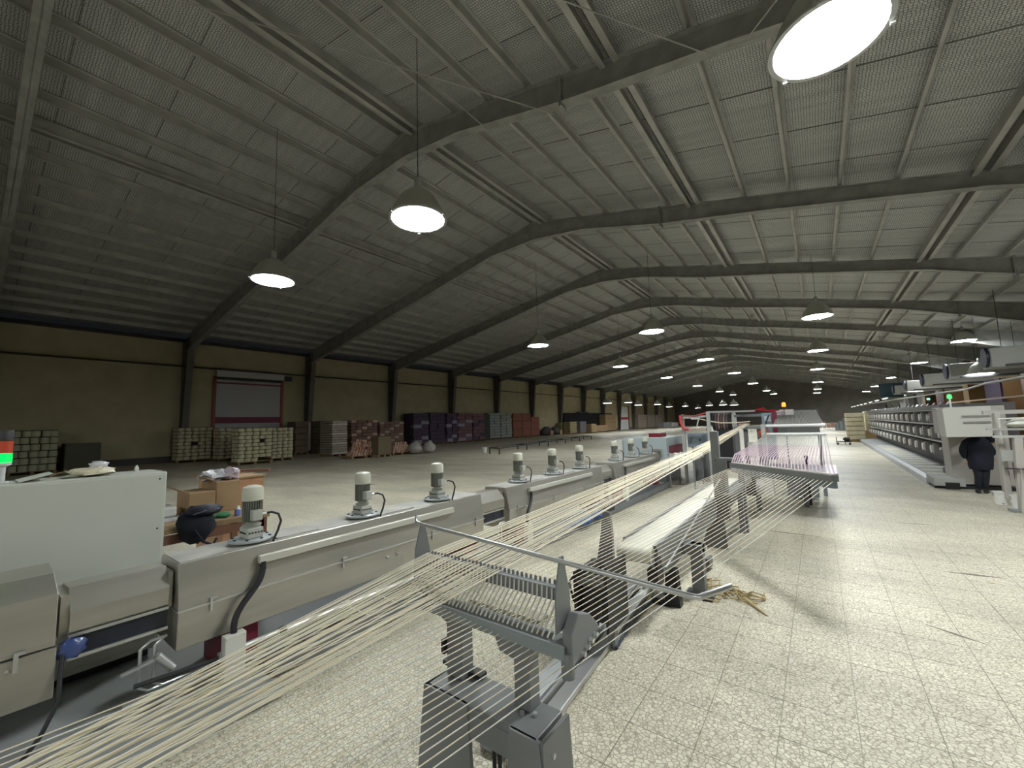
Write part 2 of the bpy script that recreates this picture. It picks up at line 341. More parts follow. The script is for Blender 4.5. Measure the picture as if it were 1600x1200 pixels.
DESC = {'left': ['bell pendant lamp hanging at far left below the dark roof', 'bell pendant lamp %s in the left hand row', ''],
        'middle': ['big glowing pendant lamp seen from below left of centre', 'bell pendant lamp %s in the row under the roof middle'],
        'aisle': ['huge glowing pendant lamp cut by the top edge of the picture', 'lit pendant lamp %s in the row straight over the aisle'],
        'machine': ['lit pendant lamp outside the frame beside the winding machine', 'lit pendant lamp %s in the row over the winding machine']}
for k, (pts, grp) in LROWS.items():
    for i, (x, y) in enumerate(pts):
        l = put_lamp(x*R12, y*R12, LZ, DESC[k][0] if i == 0 else DESC[k][1] % ORD[i], grp, i*1.1)
        relens(l, k)
    l = put_lamp(pts[0][0]*R12, -8.2, LZ, 'lit pendant lamp behind the camera in the %s row' % k, grp); relens(l, k)
for i, (x, y, z) in enumerate([(7, 31.9, 3.4), (7, 40.1, 3.32), (7, 50, 3.32), (7, 59.0, 3.31), (7, 67.4, 3.33)]):
    l = put_lamp(x, y, z, 'low hung lit lamp %s along the air ducts by the right wall' % ORD[i], 'low lamps by the right wall'); relens(l, 'low')
for i, (x, y, z) in enumerate([(-20, 45.7, 3.66), (-20, 52.5, 3.91), (-20, 56.1, 3.64), (-20, 64.7, 3.92), (-20, 70.9, 3.66), (-19, 77.5, 3.85), (-19, 87, 3.65), (-14, 72, 3.6), (-11, 66, 3.4), (-9, 62, 3.2)]):
    l = put_lamp(x, y, z, 'tiny far lamp over the deep left storage area, %s from the left' % ORD[i].replace('nearest', 'first'), 'tiny far lamps over storage'); relens(l, 'far')
# ---------------------------------------------------------------- left wall: roller door, far white door
d1 = thing('door_1', '', '', (WX, 10.3, 0), kind='structure')
X0 = WX+.06; Y0, Y1 = 8.55, 12.1
m = MB()
for k in range(34): z = 1.0+k*.105; m.box(X0, X0+.02+.012*(k % 2), Y0, Y1, z, z+.1)
m.build('shutter_slats', mat('shutter', (.45, .44, .44), .5), d1, kind='stuff')
MB().box(X0-.01, X0+.06, Y0, Y1, 2.02, 2.38).build('bottom_band', MAROON, d1)
MB().box(X0-.01, X0+.05, Y0, Y1, 4.33, 4.42).build('upper_band', MAROON, d1)
MB().box(X0-.01, X0+.10, Y0-.1, Y1+.1, 4.58, 4.74).build('header', DARK, d1)
for y in (Y0-.14, Y1): MB().box(X0-.01, X0+.1, y, y+.14, 0, 4.75).build('guide_rail', mat('rust_red', (.30, .07, .03), .5), d1)
MB().box(X0, X0+.28, Y0-.05, Y1+.1, 4.72, 5.12).build('hood', mat('hood_light', (.5, .5, .48), .5), d1)
MB().box(X0, X0+.35, Y1+.1, Y1+.55, 4.7, 4.98).build('door_motor', DARK, d1)
d2 = thing('door_2', '', '', (WX, 70, 0), kind='structure')
MB().box(X0, X0+.08, 67.9, 72.0, 0, 4.05).build('door_leaf', mat('door_white', (.75, .76, .78), .5), d2)
MB().box(X0, X0+.12, 67.9, 72.0, 1.75, 2.15).build('door_band', RED, d2)
for y in (67.6, 72.0): MB().box(X0, X0+.14, y, y+.3, 0, 4.2).build('door_post', MAROON, d2)
# ---------------------------------------------------------------- storage along the left wall
def pallet(t, x0, x1, y0, y1):
    m = MB()
    for k in range(5): a = x0+(x1-x0)*k/5; m.box(a, a+(x1-x0)*.15, y0, y1, .10, .13)
    for k in range(3): b = y0+(y1-y0-.1)*k/2; m.box(x0, x1, b, b+.1, 0, .1)
    return m.build('pallet', WOOD, t)
def spool(name, r, h, m, lab, grp, hollow=True):
    s = MB(); s.lathe([(r*.25, 0), (r*1.0, 0), (r*1.03, h*.5), (r*1.0, h), (r*.25, h), (r*.25, h*.8)], n=14)
    o = s.build(name, m, smooth=50); tag(o, lab, 'yarn', grp); return o
SHORT = {'pale stack right behind the frontmost one': 'stack behind the frontmost', 'pale stack standing left of the roller door': 'stack left of the roller door', 'frontmost pale stack before the roller door': 'frontmost pale stack', 'pale stack right of the frontmost one': 'stack right of the frontmost', 'dim stack at far left behind the white cabinet': 'dim far left stack'}
def spool_stack(where, x1, y0, y1, depth, layers, r, lh, m, individual=True, name='yarn_package', miss=()):
    t = thing('storage_pallet', 'low wooden pallet under the %s' % SHORT[where], 'pallet', (x1, y0, 0)); pallet(t, x1-depth, x1, y0, y1)
    c = MB().box(x1-depth+r*1.8, x1-r*1.8, y0+r*1.8, y1-r*1.8, .13, .13+layers*lh); c.build('core_pack', CRMD, t)
    ny = max(3, round((y1-y0)/(2*r))); r = (y1-y0)/(2*ny); nx = int(depth/(2*r)); proto = None; joined = MB()
    for L in range(layers):
        z = .135+L*lh; off = (L % 2)*r*.5
        cells = [(x1-r, y0+r+k*(y1-y0-2*r)/(ny-1)+(off if k < ny-1 else 0)*.6) for k in range(ny)]+[(x1-r-(k+1)*2*r, y0+r) for k in range(nx-1)]
        cells += [(x1-depth+r, y0+r+k*(y1-y0-2*r)/(ny-1)) for k in range(1, ny)] if not individual else []
        for ci, (a, b) in enumerate(cells):
            if (L, ci) in miss: continue
            a += random.uniform(-.012, .012); b += random.uniform(-.012, .012)
            if individual:
                if proto is None: proto = spool(name, r*.97, lh*.86, m, '%s in the %s' % ('cream yarn package', where), 'yarn packages of the '+where); o = proto
                else: o = proto.copy(); C.objects.link(o)
                o.location = (a, b, z)
                side = ('%s from left' % ORD[ci].replace('nearest', 'first')) if ci < ny else ('%s on the near side' % ORD[ci-ny+1])
                o['label'] = ('%s package, %s, %s' % (['lowest row', 'second row', 'third row', 'fourth row', 'fifth row', 'sixth row', 'seventh row', 'eighth row', 'topmost row'][L], side, SHORT[where]))
            else: joined.lathe([(r*.97, z), (r*.97, z+lh*.86)], (a, b, 0), n=10)
        s = MB().box(x1-depth+.03, x1-.03, y0+.03, y1-.03, z+lh*.88, z+lh*.97).build('layer_board', CRMD, t)
    if not individual: tag(joined.build('yarn_packages', m, smooth=40, kind='stuff'), 'cream yarn packages packed in the '+where, 'yarn')
spool_stack('pale stack standing left of the roller door', -26.3, 6.55, 8.1, 1.15, 9, .155, .186, CRM, miss=((4, 2),))
spool_stack('pale stack right behind the frontmost one', -25.0, 7.95, 9.55, 1.2, 9, .16, .178, CRM, individual=False)
spool_stack('frontmost pale stack before the roller door', -20.9, 7.4, 8.85, 1.1, 9, .145, .170, CRM, miss=((5, 3), (0, 4), (0, 3)))
spool_stack('pale stack right of the frontmost one', -21.9, 9.2, 10.3, 1.0, 9, .138, .170, CRM)
spool_stack('dim stack at far left behind the white cabinet', -26.0, 1.1, 2.45, 1.1, 6, .135, .28, mat('spool_dim', (.42, .42, .28), .9), name='large_yarn_package')
def crate(name, label, cat, x0, x1, y0, y1, z1, m, band=None):
    t = thing(name, label, cat, (x1, y0, 0)); MB().box(x0, x1, y0, y1, .12, z1).build('body', m, t, bevel=.02); pallet(t, x0, x1, y0, y1)
    if band: MB().box(x0-.01, x1+.01, y0-.01, y1+.01, z1-.12, z1-.05).build('strap', band, t)
    return t
crate('dark_crate', 'low dark crate against the wall behind the white cabinet', 'crate', -27.2, -26, 2.65, 3.75, 1.2, mat('crate_dark', (.10, .095, .07), .9))
def packs(name, label, cat, x0, x1, y0, y1, h, n, m, cols=1, jit=.02, pal=True, m2=None):
    t = thing(name, label, cat, (x1, y0, 0)); z = .12 if pal else 0; lh = (h-z)/n
    if pal: pallet(t, x0, x1, y0, y1)
    MB().box(x0+.05, x1-.06, y0+.05, y1-.05, z, h-.02).build('core', CRMD, t)
    wy = (y1-y0)/cols
    for L in range(n):
        for c in range(cols):
            j = random.uniform(-jit, jit); mm = m2 if (m2 and (L*3+c) % 4 == 0) else m
            MB().box(x1-.3+j, x1+j, y0+c*wy+.01+j, y0+(c+1)*wy-.01+j, z+L*lh+.015, z+(L+1)*lh-.01).build('pack', mm, t, bevel=.02 if lh > .2 else 0)
        if L < 40:
            MB().box(x0, x1-.32, y0+random.uniform(0, .03), y0+.3, z+L*lh+.015, z+(L+1)*lh-.01).build('pack', m, t)
    return t
BRC = mat('brown_card_pack', (.20, .14, .10), .85, noise=.2, nscale=4); LTP = mat('light_pack', (.42, .35, .28), .8, noise=.2, nscale=5)
packs('wrapped_pallet_stack', 'brown wrapped pallet stack, left of three side by side', 'pallet stack', -27, -25.9, 12.25, 13.1, 2.05, 5, BRC, 1)
packs('wrapped_pallet_stack', 'brown wrapped pallet stack, middle of three side by side', 'pallet stack', -26.2, -24.9, 13.3, 14.3, 2.05, 5, BRC, 1)
MB_ = MB().box(-25.9, -25.86, 13.05, 13.2, .2, 2.0).build('corner_guard', mat('corner_white', (.5, .46, .4), .6)); tag(MB_, 'pale upright edge guard between the two brown pallet stacks', 'edge guard')
packs('wrapped_pallet_stack', 'shiny film wrapped pallet stack, right of three side by side', 'pallet stack', -22.6, -21.3, 12.05, 12.95, 1.95, 14, LTP, 1, m2=mat('film_pack', (.55, .50, .45), .25))
RB = mat('reddish_pack', (.22, .13, .10), .9)
packs('spool_rack_stack', 'reddish brown tall stack behind the small cone piles', 'pallet stack', -25.2, -24, 14.85, 16.8, 2.06, 9, RB, 5, m2=SPINK)
packs('spool_rack_stack', 'slightly lower reddish stack right of the tall reddish one', 'pallet stack', -25.2, -24, 17.0, 19.0, 1.92, 9, RB, 5, m2=LTP)
def cone_pile(where, x1, y0, y1, h, m, m2, n):
    t = thing('cone_pallet', 'small wooden pallet holding %s' % where, 'pallet', (x1, y0, 0)); pallet(t, x1-1.0, x1, y0, y1)
    pr = {}
    L = 0; z = .135; w = y1-y0; rd = random.Random(int(x1*10)); cnt = 0
    while z < h and cnt < n:
        k = max(1, int((w-L*.12)/.16))
        for row in range(3 if L < 2 else 2):
            for c in range(k):
                if cnt >= n: break
                if L > 1 and rd.random() < .3: continue
                mm = m if rd.random() < .75 else m2
                if mm.name not in pr:
                    pr[mm.name] = o = tag(MB().lathe([(.07, 0), (.078, .02), (.06, .13), (.02, .135)], n=10).build('yarn_cone', mm, smooth=50), 'small %s yarn cone of %s' % ('pale pink' if mm is m else 'orange', where), 'yarn cone', 'cones of '+where)
                else: o = pr[mm.name].copy(); C.objects.link(o)
                o.location = (x1-.09-row*.17-L*.02, y0+.09+L*.06+c*.165+rd.uniform(-.01, .01), z); cnt += 1
        z += .137; L += 1
cone_pile('the pink cone pile left of the brown box', -18.5, 11.5, 13.1, .95, SPINK, SORNG, 85)
cone_pile('the orange flecked cone pile right of the brown box', -18.4, 13.85, 15.1, .9, SPINK, SORNG, 60)
crate('cardboard_box', 'tall brown box standing between two cone piles', 'box', -18.7, -18, 12.65, 13.45, 1.04, mat('olive_card', (.16, .13, .07), .9))
for (x, y, lb, sd) in ((-18.1, 15.1, 'slumped white sack beside the orange cone pile', 3), (-17.8, 15.85, 'bigger slumped white sack at the right end of the cones', 5)):
    t = thing('sack', lb, 'sack', (x, y, 0)); MB().blob((x, y, .3), (.36, .38, .34), sd, 12, 8, .1, .15).build('bag_body', mat('sack_white', (.42, .40, .36), .7, noise=.3, nscale=8, bump=.6), t, smooth=60)
    MB().blob((x, y+.05, .62), (.1, .12, .1), sd+1, 8, 5, .2).build('tied_neck', MATS['sack_white'], t, smooth=60)
PUR = mat('purple_pack', (.085, .06, .10), .8, noise=.3, nscale=3); PUR2 = mat('mauve_pack', (.20, .10, .12), .8, noise=.2, nscale=3); LAV = mat('lavender_pack', (.26, .24, .30), .7)
for i, (a, b, mm, m2, lb) in enumerate(((21.5, 23.2, PUR, LAV, 'dark purple bale stack at the left end of the purple row'), (23.3, 25.0, PUR, None, 'plain dark purple bale stack, second of the row'), (25.1, 26.4, PUR, LAV, 'purple and blue bale stack in the middle of the row'), (26.5, 28.4, PUR2, LAV, 'mauve striped bale stack right of middle'), (28.5, 30.1, PUR2, PUR, 'mauve bale stack with dark layers at the right end'))):
    packs('bale_stack', lb, 'bale stack', -27.3, -26+(.12 if i > 1 else 0), a, b, 2.62+.06*(i % 2), 8, mm, 2, .04, m2=m2)
crate('dark_crate', 'tall dark green block between purple and grey stacks', 'crate', -27.4, -26.6, 30.6, 31.8, 2.6, mat('dkgreen', (.05, .06, .05), .8))
GP = mat('grey_pack', (.34, .36, .33), .7, noise=.2, nscale=4)
packs('bale_stack', 'grey white bag stack, left of the pair beside the orange one', 'bale stack', -27.5, -27, 31.95, 34.0, 2.73, 9, GP, 2, .03)
packs('bale_stack', 'grey white bag stack, right of the pair beside the orange one', 'bale stack', -27.5, -27, 34.1, 36.0, 2.75, 9, GP, 2, .03)
OR = mat('orange_pack', (.26, .085, .05), .75, noise=.15, nscale=2)
for i, (a, b, h, lb) in enumerate(((36.1, 37.8, 2.68, 'tall orange box stack next to the grey bags'), (37.85, 39.6, 2.7, 'tall orange box stack in the middle of the orange three'), (39.65, 41.4, 2.3, 'lower orange box stack at the right of the orange three'))):
    packs('box_stack', lb, 'box stack', -27.5, -26.9, a, b, h, 3, OR, 1, .01)
for i, (y, lb) in enumerate(((42.8, 'dark rounded covered heap right of the orange boxes'), (45.0, 'second smaller dark heap right of the orange boxes'))):
    t = thing('covered_heap', lb, 'heap', (-26.9, y, 0)); MB().blob((-26.9, y, .35), (.6, 1.1-.3*i, .75), 20+i, 10, 7, .08, .55).build('cover', mat('heap_dark', (.07, .06, .06), .8), t, smooth=60)
    MB().box(-26.3, -26.15, y-.1, y+.5, .05, .6).build('loose_board', CARD, t)
OC = mat('ochre_pack', (.34, .28, .14), .8)
packs('bale_stack', 'ochre sack stack, leftmost before the black covered pile', 'bale stack', -27.4, -26.8, 46.4, 48.2, 1.55, 7, OC, 1)
packs('bale_stack', 'yellowish sack stack, second before the black covered pile', 'bale stack', -26.6, -25.6, 46.6, 48.4, 1.6, 7, OC, 1)
packs('bale_stack', 'grey sack stack, third before the black covered pile', 'bale stack', -26.2, -25.2, 48.6, 50.4, 1.6, 7, mat('gy2', (.16, .15, .17), .8), 1)
packs('bale_stack', 'tan round shouldered sack stack before the black pile', 'bale stack', -26, -24.6, 50.6, 52.2, 1.25, 6, mat('tan2', (.36, .25, .13), .8), 2)
t = thing('covered_pile', 'huge black tarpaulin covered pile by the left wall', 'covered pile', (-27, 48, 0)); MB().box(-27.6, -27, 47.6, 63.5, 0, 2.82).build('tarpaulin', mat('tarp_black', (.008, .008, .010), .95), t, bevel=.1); MB().box(-27.5, -27.1, 52, 55, 2.8, 3.0).build('top_bundle', DARK, t, bevel=.05)
packs('box_stack', 'low brown carton stack in front of the black pile', 'box stack', -26.4, -25, 52.8, 57, 1.0, 3, CARD, 3, .01)
packs('box_stack', 'tall brown carton stack at the right end of the black pile', 'box stack', -27.4, -26, 58.5, 62.5, 2.6, 4, CARD, 1, .01)
packs('wrapped_pallet_stack', 'far pale pallet stack, left one beyond the white door', 'pallet stack', -27.4, -26.6, 74.3, 79, 2.6, 8, LTP, 3)
packs('wrapped_pallet_stack', 'far pale pallet stack, middle one beyond the white door', 'pallet stack', -27.4, -26.6, 79.5, 84, 2.7, 8, LTP, 3)
packs('wrapped_pallet_stack', 'far pale pallet stack, right one beyond the white door', 'pallet stack', -27.4, -26.6, 84.4, 88.5, 2.6, 8, LTP, 3)
crate('grey_bin', 'far dark grey bin, left of two low bins', 'bin', -23, -22, 73.9, 78, 1.05, mat('bin1', (.1, .1, .1), .8))
crate('grey_bin', 'far light grey bin, right of two low bins', 'bin', -23, -22, 79, 83.4, .95, mat('bin2', (.25, .24, .22), .8))
# long low black steel base frame and small things on the left floor
t = thing('base_frame', 'long low black steel base frame lying on the storage floor', 'steel frame', (-13.8, 16.2, 0))
PA = [Vector((-13.7, 16.3, .3)), Vector((-16.6, 32.5, .3))]; PB = [Vector((-12.9, 16.1, .3)), Vector((-15.6, 32.0, .3))]
for P_ in (PA, PB): MB().bar(P_[0], P_[1], .05, .05).build('rail', DARK, t)
for k in range(6):
    f = k/5; a = PA[0].lerp(PA[1], f); b = PB[0].lerp(PB[1], f)
    m = MB(); m.bar(a, b, .05, .05); m.bar((a.x, a.y, 0), a, .05, .05); m.bar((b.x, b.y, 0), b, .05, .05); m.build('cross_leg', DARK, t)
def bucket(x, y, r, h, label, m):
    t = thing('bucket', label, 'bucket', (x, y, 0)); MB().lathe([(r*.8, 0), (r, h), (r*1.06, h), (r*1.06, h-.02), (r*.95, h-.02), (r*.75, .02)], (x, y, 0), 18).build('pail', m, t, smooth=40)
    MB().tube([(x-r, y, h-.03), (x-r*.7, y-.02, h-.12), (x, y-r*.9, h-.18), (x+r*.7, y-.02, h-.12), (x+r, y, h-.03)], .005, 6).build('handle', DARK, t); return t
WB = mat('white_pail', (.7, .7, .66), .5)
bucket(-14.4, 16.7, .14, .3, 'small white bucket standing alone beside the long black frame', WB)
bucket(2.17, 9.75, .085, .2, 'white bucket beside the person, left of two', WB)
bucket(2.27, 9.45, .08, .2, 'white bucket by the frame leg, right of two', WB)
# ---------------------------------------------------------------- oven line
XF = -2.955; ZT = .733; ZS = .482; ZB = .272; BX = -3.28
def oven(y0, y1, near=True):
    t = thing('oven', '', 'oven', (XF, y0, 0)); q = .035
    up_ = MB().prism([(BX, ZT), (XF, ZT), (XF+q, ZS+.004), (BX-q, ZS+.004)], y0, y1, 'y'); up_.build('lid', INOX, t, bevel=.004)
    MB().prism([(BX-q, ZS-.004), (XF+q, ZS-.004), (XF+q-.01, ZB), (BX-q+.01, ZB)], y0, y1, 'y').build('lower_shell', INOX, t, bevel=.004)
    MB().box(BX-q-.006, XF+q+.008, y0-.004, y1+.004, ZS-.005, ZS+.005).build('seam_lip', ALU, t)
    MB().box(BX+.01, XF-.01, y0+.01, y1-.01, ZT, ZT+.004).build('top_sheet', INOXT, t)
    for a, b in ((.21, .32), (.52, .66)):
        MB().box(BX+.06, XF-.03, y0+(y1-y0)*a, y0+(y1-y0)*b, ZT+.004, ZT+.014).build('access_cover', INOXT, t)
    # cable channel on the lid
    MB().box(XF+.02, XF+.06, y0+.40, y0+2.12, .632, .678).build('cable_channel', mat('channel', (.6, .59, .52), .4, metal=.4), t, bevel=.003)
    for f in (.04, .36, .70, .93):
        m = MB(); y = y0+(y1-y0)*f+.05; m.box(XF+q, XF+q+.012, y-.006, y+.006, ZS-.045, ZS+.03); m.box(XF+q, XF+q+.014, y-.006, y+.03, ZS+.02, ZS+.03); m.build('latch', ALU, t)
    for f in (.53, .57): MB().lathe([(.012, 0), (.012, .012), (.006, .02)], (XF+q-.003, y0+(y1-y0)*f, ZS-.07), 10, axis='x').build('knob', ALU, t, smooth=40)
    for f in (.09, .9):
        y = y0+(y1-y0)*f; MB().box(BX+.02, XF-.02, y, y+.2, 0, ZB).build('support_leg', MAROON, t)
    # conduit and junction box
    yj = y0+.25
    pts = []; cp = [Vector((XF+.05, y0+.42, .64)), Vector((XF+.07, y0+.44, .47)), Vector((XF+.09, yj-.02, .47)), Vector((XF+.11, yj, .28))]
    for k in range(13): u_ = k/12; pts.append(cp[0]*(1-u_)**3+cp[1]*3*u_*(1-u_)**2+cp[2]*3*u_*u_*(1-u_)+cp[3]*u_**3)
    MB().tube(pts, .018, 10).build('conduit', BLACK, t, smooth=60)
    j = MB().box(XF+.085, XF+.145, yj-.055, yj+.055, .05, .295).build('junction_box', JBOX, t, bevel=.006)
    m = MB()
    for yy in (yj-.045, yj+.045):
        for zz in (.065, .28): m.lathe([(.006, 0), (.005, .004)], (XF+.145, yy, zz), 8, axis='x')
    m.build('cover_screw', ALU, j)
    MB().box(XF+.1, XF+.13, yj-.02, yj+.02, 0, .05).build('box_stand', DARK, t)
    return t
ov = oven(.77, 3.35); ov['label'] = 'stainless oven nearest the camera, behind the near thread comb'; ov['group'] = 'ovens of the heat line'
dup(ov, (XF, 3.80, 0), 'stainless oven in the middle of the line of three', group='ovens of the heat line')
dup(ov, (XF, 6.86, 0), 'stainless oven farthest away, before the pale blue cabinet', group='ovens of the heat line')
# geared fan motors on the oven roofs
def motor():
    t = thing('fan_motor', '', 'motor', (0, 0, 0), 'fan motors on the ovens')
    pl = MB().lathe([(.125, 0), (.13, .004), (.13, .014), (.12, .018)], n=28).build('mounting_plate', mat('plate_grey', (.42, .45, .45), .4, metal=.3), t, smooth=40)
    m = MB()
    for k in range(8): a = k*math.pi/4+.2; m.lathe([(.009, .018), (.009, .024)], (.108*math.cos(a), .108*math.sin(a), 0), 6)
    m.build('plate_bolt', DARK, pl)
    g = MB().prism([(-.065, -.05), (.065, -.05), (.065, .05), (-.065, .05)], .018, .085, 'z').build('gearbox', mat('gearbox', (.40, .41, .36), .45), t, bevel=.008)
    m = MB()
    for k in range(5): m.lathe([(.006, 0), (.006, .004)], (.063, -.036+k*.018, .055), 8, axis='x')
    for k in range(5): m.lathe([(.006, 0), (.006, -.004)], (-.04+k*.02, -.05, .055), 8, axis='y')
    m.build('gearbox_hole', BLACK, g)
    MB().lathe([(.05, .085), (.058, .1), (.035, .11), (.035, .12)], n=18).build('neck_ring', MATS['gearbox'], t, smooth=40)
    b = MB().lathe([(.047, .12), (.05, .125), (.05, .27)], n=24)
    for k in range(26):
        a = k*2*math.pi/26; c_, s_ = math.cos(a), math.sin(a)
        b.bar((.052*c_, .052*s_, .125), (.052*c_, .052*s_, .268), .003, .014, (c_, s_, 0))
    b.build('finned_body', mat('fin', (.20, .21, .18), .5), t)
    MB().lathe([(.062, .258), (.064, .262), (.064, .325), (.058, .345), (.03, .356), (.002, .358)], n=26).build('fan_cover', CREAM, t, smooth=40)
    tb = MB().box(.045, .095, -.03, .03, .135, .2).build('terminal_box', MATS['gearbox'], t, bevel=.005)
    MB().lathe([(.009, 0), (.009, .03)], (.07, .03, .17), 8, axis='y').build('cable_gland', ALU, tb, smooth=40)
    MB().tube([(.07, .06, .17), (.08, .09, .172), (.10, .125, .155), (.115, .135, .11), (.118, .115, .05), (.12, .09, .0), (.12, .08, -.05)], .0075, 8).build('motor_cable', BLACK, t, smooth=60)
    return t
mo = motor(); MX = -3.09
ML = []
for k, y0 in enumerate((.77, 3.80, 6.86)):
    for j, dy in enumerate((.42, 1.25, 2.08)): ML.append((MX, y0+dy, ZT+.016))
for i, p in enumerate(ML):
    lb = ('cream capped motor on the near oven, ' if i < 3 else 'cream capped motor on the middle oven, ' if i < 6 else 'cream capped motor on the far oven, ')+['first of three', 'second of three', 'third of three'][i % 3]
    if i == 0: mo.location = p; mo['label'] = lb
    else: dup(mo, p, lb)
# connecting hoods between the ovens (sloped roof), first housing, under-frames
def hood(y0, y1, label, first=False):
    t = thing('transfer_hood', label, 'hood', (XF, y0, 0), 'hoods joining the ovens')
    MB().prism([(-3.26, .70), (-3.06, .715), (XF-.01, .62), (XF-.01, .525), (-3.3, .525)], y0, y1, 'y').build('cover', INOX, t, bevel=.003)
    MB().box(-3.26, -3.0, y0-.03, y0, .5, .69).build('end_flange', INOX, t); MB().box(-3.26, -3.0, y1, y1+.02, .5, .69).build('end_flange', INOX, t)
    MB().box(XF-.03, XF-.015, y0, y1, .50, .515).build('lower_rail', ALU, t); MB().box(XF-.04, XF-.03, y0, y1, .41, .50).build('dark_window', mat('window_dark', (.015, .02, .03), .25), t)
    MB().box(XF-.03, XF-.015, y0, y1, .395, .41).build('lower_rail', ALU, t)
    f = MB()
    for yy in (y0+.27, y0+.33): f.tube([(XF-.02, y1, .36), (XF-.02, yy+.04, .36), (XF-.02, yy, .33), (XF-.02, yy, .14), (XF-.02, yy+.04, .11), (XF-.02, y1+.3, .11)], .009, 8)
    f.build('tube_frame', ALU, t, smooth=60)
    return t
hood(.36, .74, 'sloped stainless hood before the near oven')
hood(3.38, 3.77, 'short sloped hood between near and middle oven')
hood(6.41, 6.82, 'short sloped hood between middle and far oven')
t = thing('inlet_housing', 'plain stainless housing at the left edge of the picture', 'machine', (XF, -.6, 0))
MB().prism([(-3.35, .80), (-3.12, .79), (XF+.015, .73), (XF+.03, .50), (-3.4, .50)], -.7, .315, 'y').build('lid', INOX, t, bevel=.004)
MB().prism([(-3.4, .494), (XF+.035, .494), (XF+.03, .27), (-3.38, .27)], -.7, .32, 'y').build('lower_shell', INOX, t, bevel=.004)
m = MB().box(XF+.035, XF+.048, .19, .205, .44, .52); m.box(XF+.035, XF+.05, .19, .225, .51, .522); m.build('latch', ALU, t)
MB().lathe([(.008, 0), (.006, .01)], (XF+.033, .175, .455), 8, axis='x').build('knob', ALU, t, smooth=40)
MB().box(-3.3, -3.0, -.5, -.3, 0, .27).build('support_leg', MAROON, t)
MB().box(-3.3, -3.0, .05, .15, 0, .27).build('support_leg', MAROON, t)
t = thing('floor_tray', 'long grey steel tray on the floor along the oven line', 'tray', (-2.5, -1, 0))
MB().box(-4.0, -2.50, -1.2, 1.15, .0, .05).build('tray_bed', mat('tray_light', (.30, .32, .31), .5, noise=.12, nscale=2), t, bevel=.01)
MB().box(-3.5, -2.72, 1.2, 9.4, .0, .05).build('tray_bed', GREY, t, bevel=.01)
MB().bar((-2.74, 1.2, .07), (-2.74, 9.4, .07), .03, .05).build('side_lip', GREY, t); MB().bar((-2.84, 1.2, .07), (-2.84, 9.4, .07), .02, .03).build('inner_rib', GREY, t)
m = MB().tube([(-2.86, .95, .19), (-2.86, 3.3, .19)], .02, 10); tag(m.build('pipe', ALU, smooth=40), 'bright steel pipe under the front edge of the near oven', 'pipe')
m = MB().tube([(-2.86, 4.2, .19), (-2.86, 6.3, .19)], .018, 10); tag(m.build('pipe', ALU, smooth=40), 'bright steel pipe under the middle oven', 'pipe')
t = thing('valve_assembly', 'small bright pipe joint under the sloped near hood', 'valve', (-2.92, .75, .1))
MB().tube([(-2.93, .55, .25), (-2.93, .68, .27)], .012, 8).build('pipe_stub', ALU, t, smooth=40); MB().tube([(-2.93, .69, .29), (-2.92, .76, .2)], .022, 10).build('clamp_body', ALU, t, smooth=40)
MB().tube([(-2.86, .55, .13), (-2.84, .9, .13), (-2.84, 1.2, .12)], .01, 8).build('pipe_stub', ALU, t, smooth=40); MB().tube([(-2.92, .6, .18), (-2.86, .95, .18)], .012, 8).build('pipe_stub', DARK, t, smooth=40)
for k, (y, lb) in enumerate(((1.75, 'pale strap tied round the pipe under the near oven'), (2.0, 'second pale strap tied round the pipe under the near oven'), (1.3, 'dark strap tied round the pipe left of the pale ones'))):
    t = thing('strap', lb, 'strap', (-2.86, y, .19)); mm = DARK if k == 2 else YARNW
    MB().lathe([(.026, -.02), (.028, 0), (.026, .02)], (-2.86, y, .19), 12, axis='y').build('loop', mm, t, smooth=40); MB().bar((-2.84, y, .18), (-2.78, y+.13, .09), .02, .003).build('loose_end', mm, t)
m = MB()
for k in range(5): m.blob((-2.78+.05*(k % 2), 5.0+.2*k, .09), (.10, .18, .05), 40+k, 10, 6, .25, .5)
tag(m.build('tarp', BLUE, smooth=70), 'crumpled blue tarp lying under the middle oven', 'tarp')
tag(MB().box(-2.9, -2.72, 6.0, 6.3, .06, .2).build('motor_box', DARK, bevel=.01), 'dark box standing right of the crumpled blue tarp', 'box')
tag(MB().tube([(-2.93, .34, .45), (-2.9, .335, .36), (-2.86, .33, .27), (-2.84, .28, .16), (-2.78, .2, .08), (-2.75, .1, .065), (-2.7, -.1, .06)], .009, 8).build('cable', BLACK, smooth=60), 'black cable hanging from the inlet housing over the grey tray', 'cable')
t = thing('bagged_fitting', 'blue plastic wrapped fitting beside the inlet housing', 'fitting', (-2.94, .36, .45)); MB().blob((-2.94, .37, .46), (.02, .05, .045), 5, 12, 8, .2).build('wrap', mat('blue_bag', (.05, .08, .22), .2), t, smooth=60); MB().tube([(-2.93, .34, .44), (-2.92, .335, .38)], .007, 8).build('spout', JBOX, t)
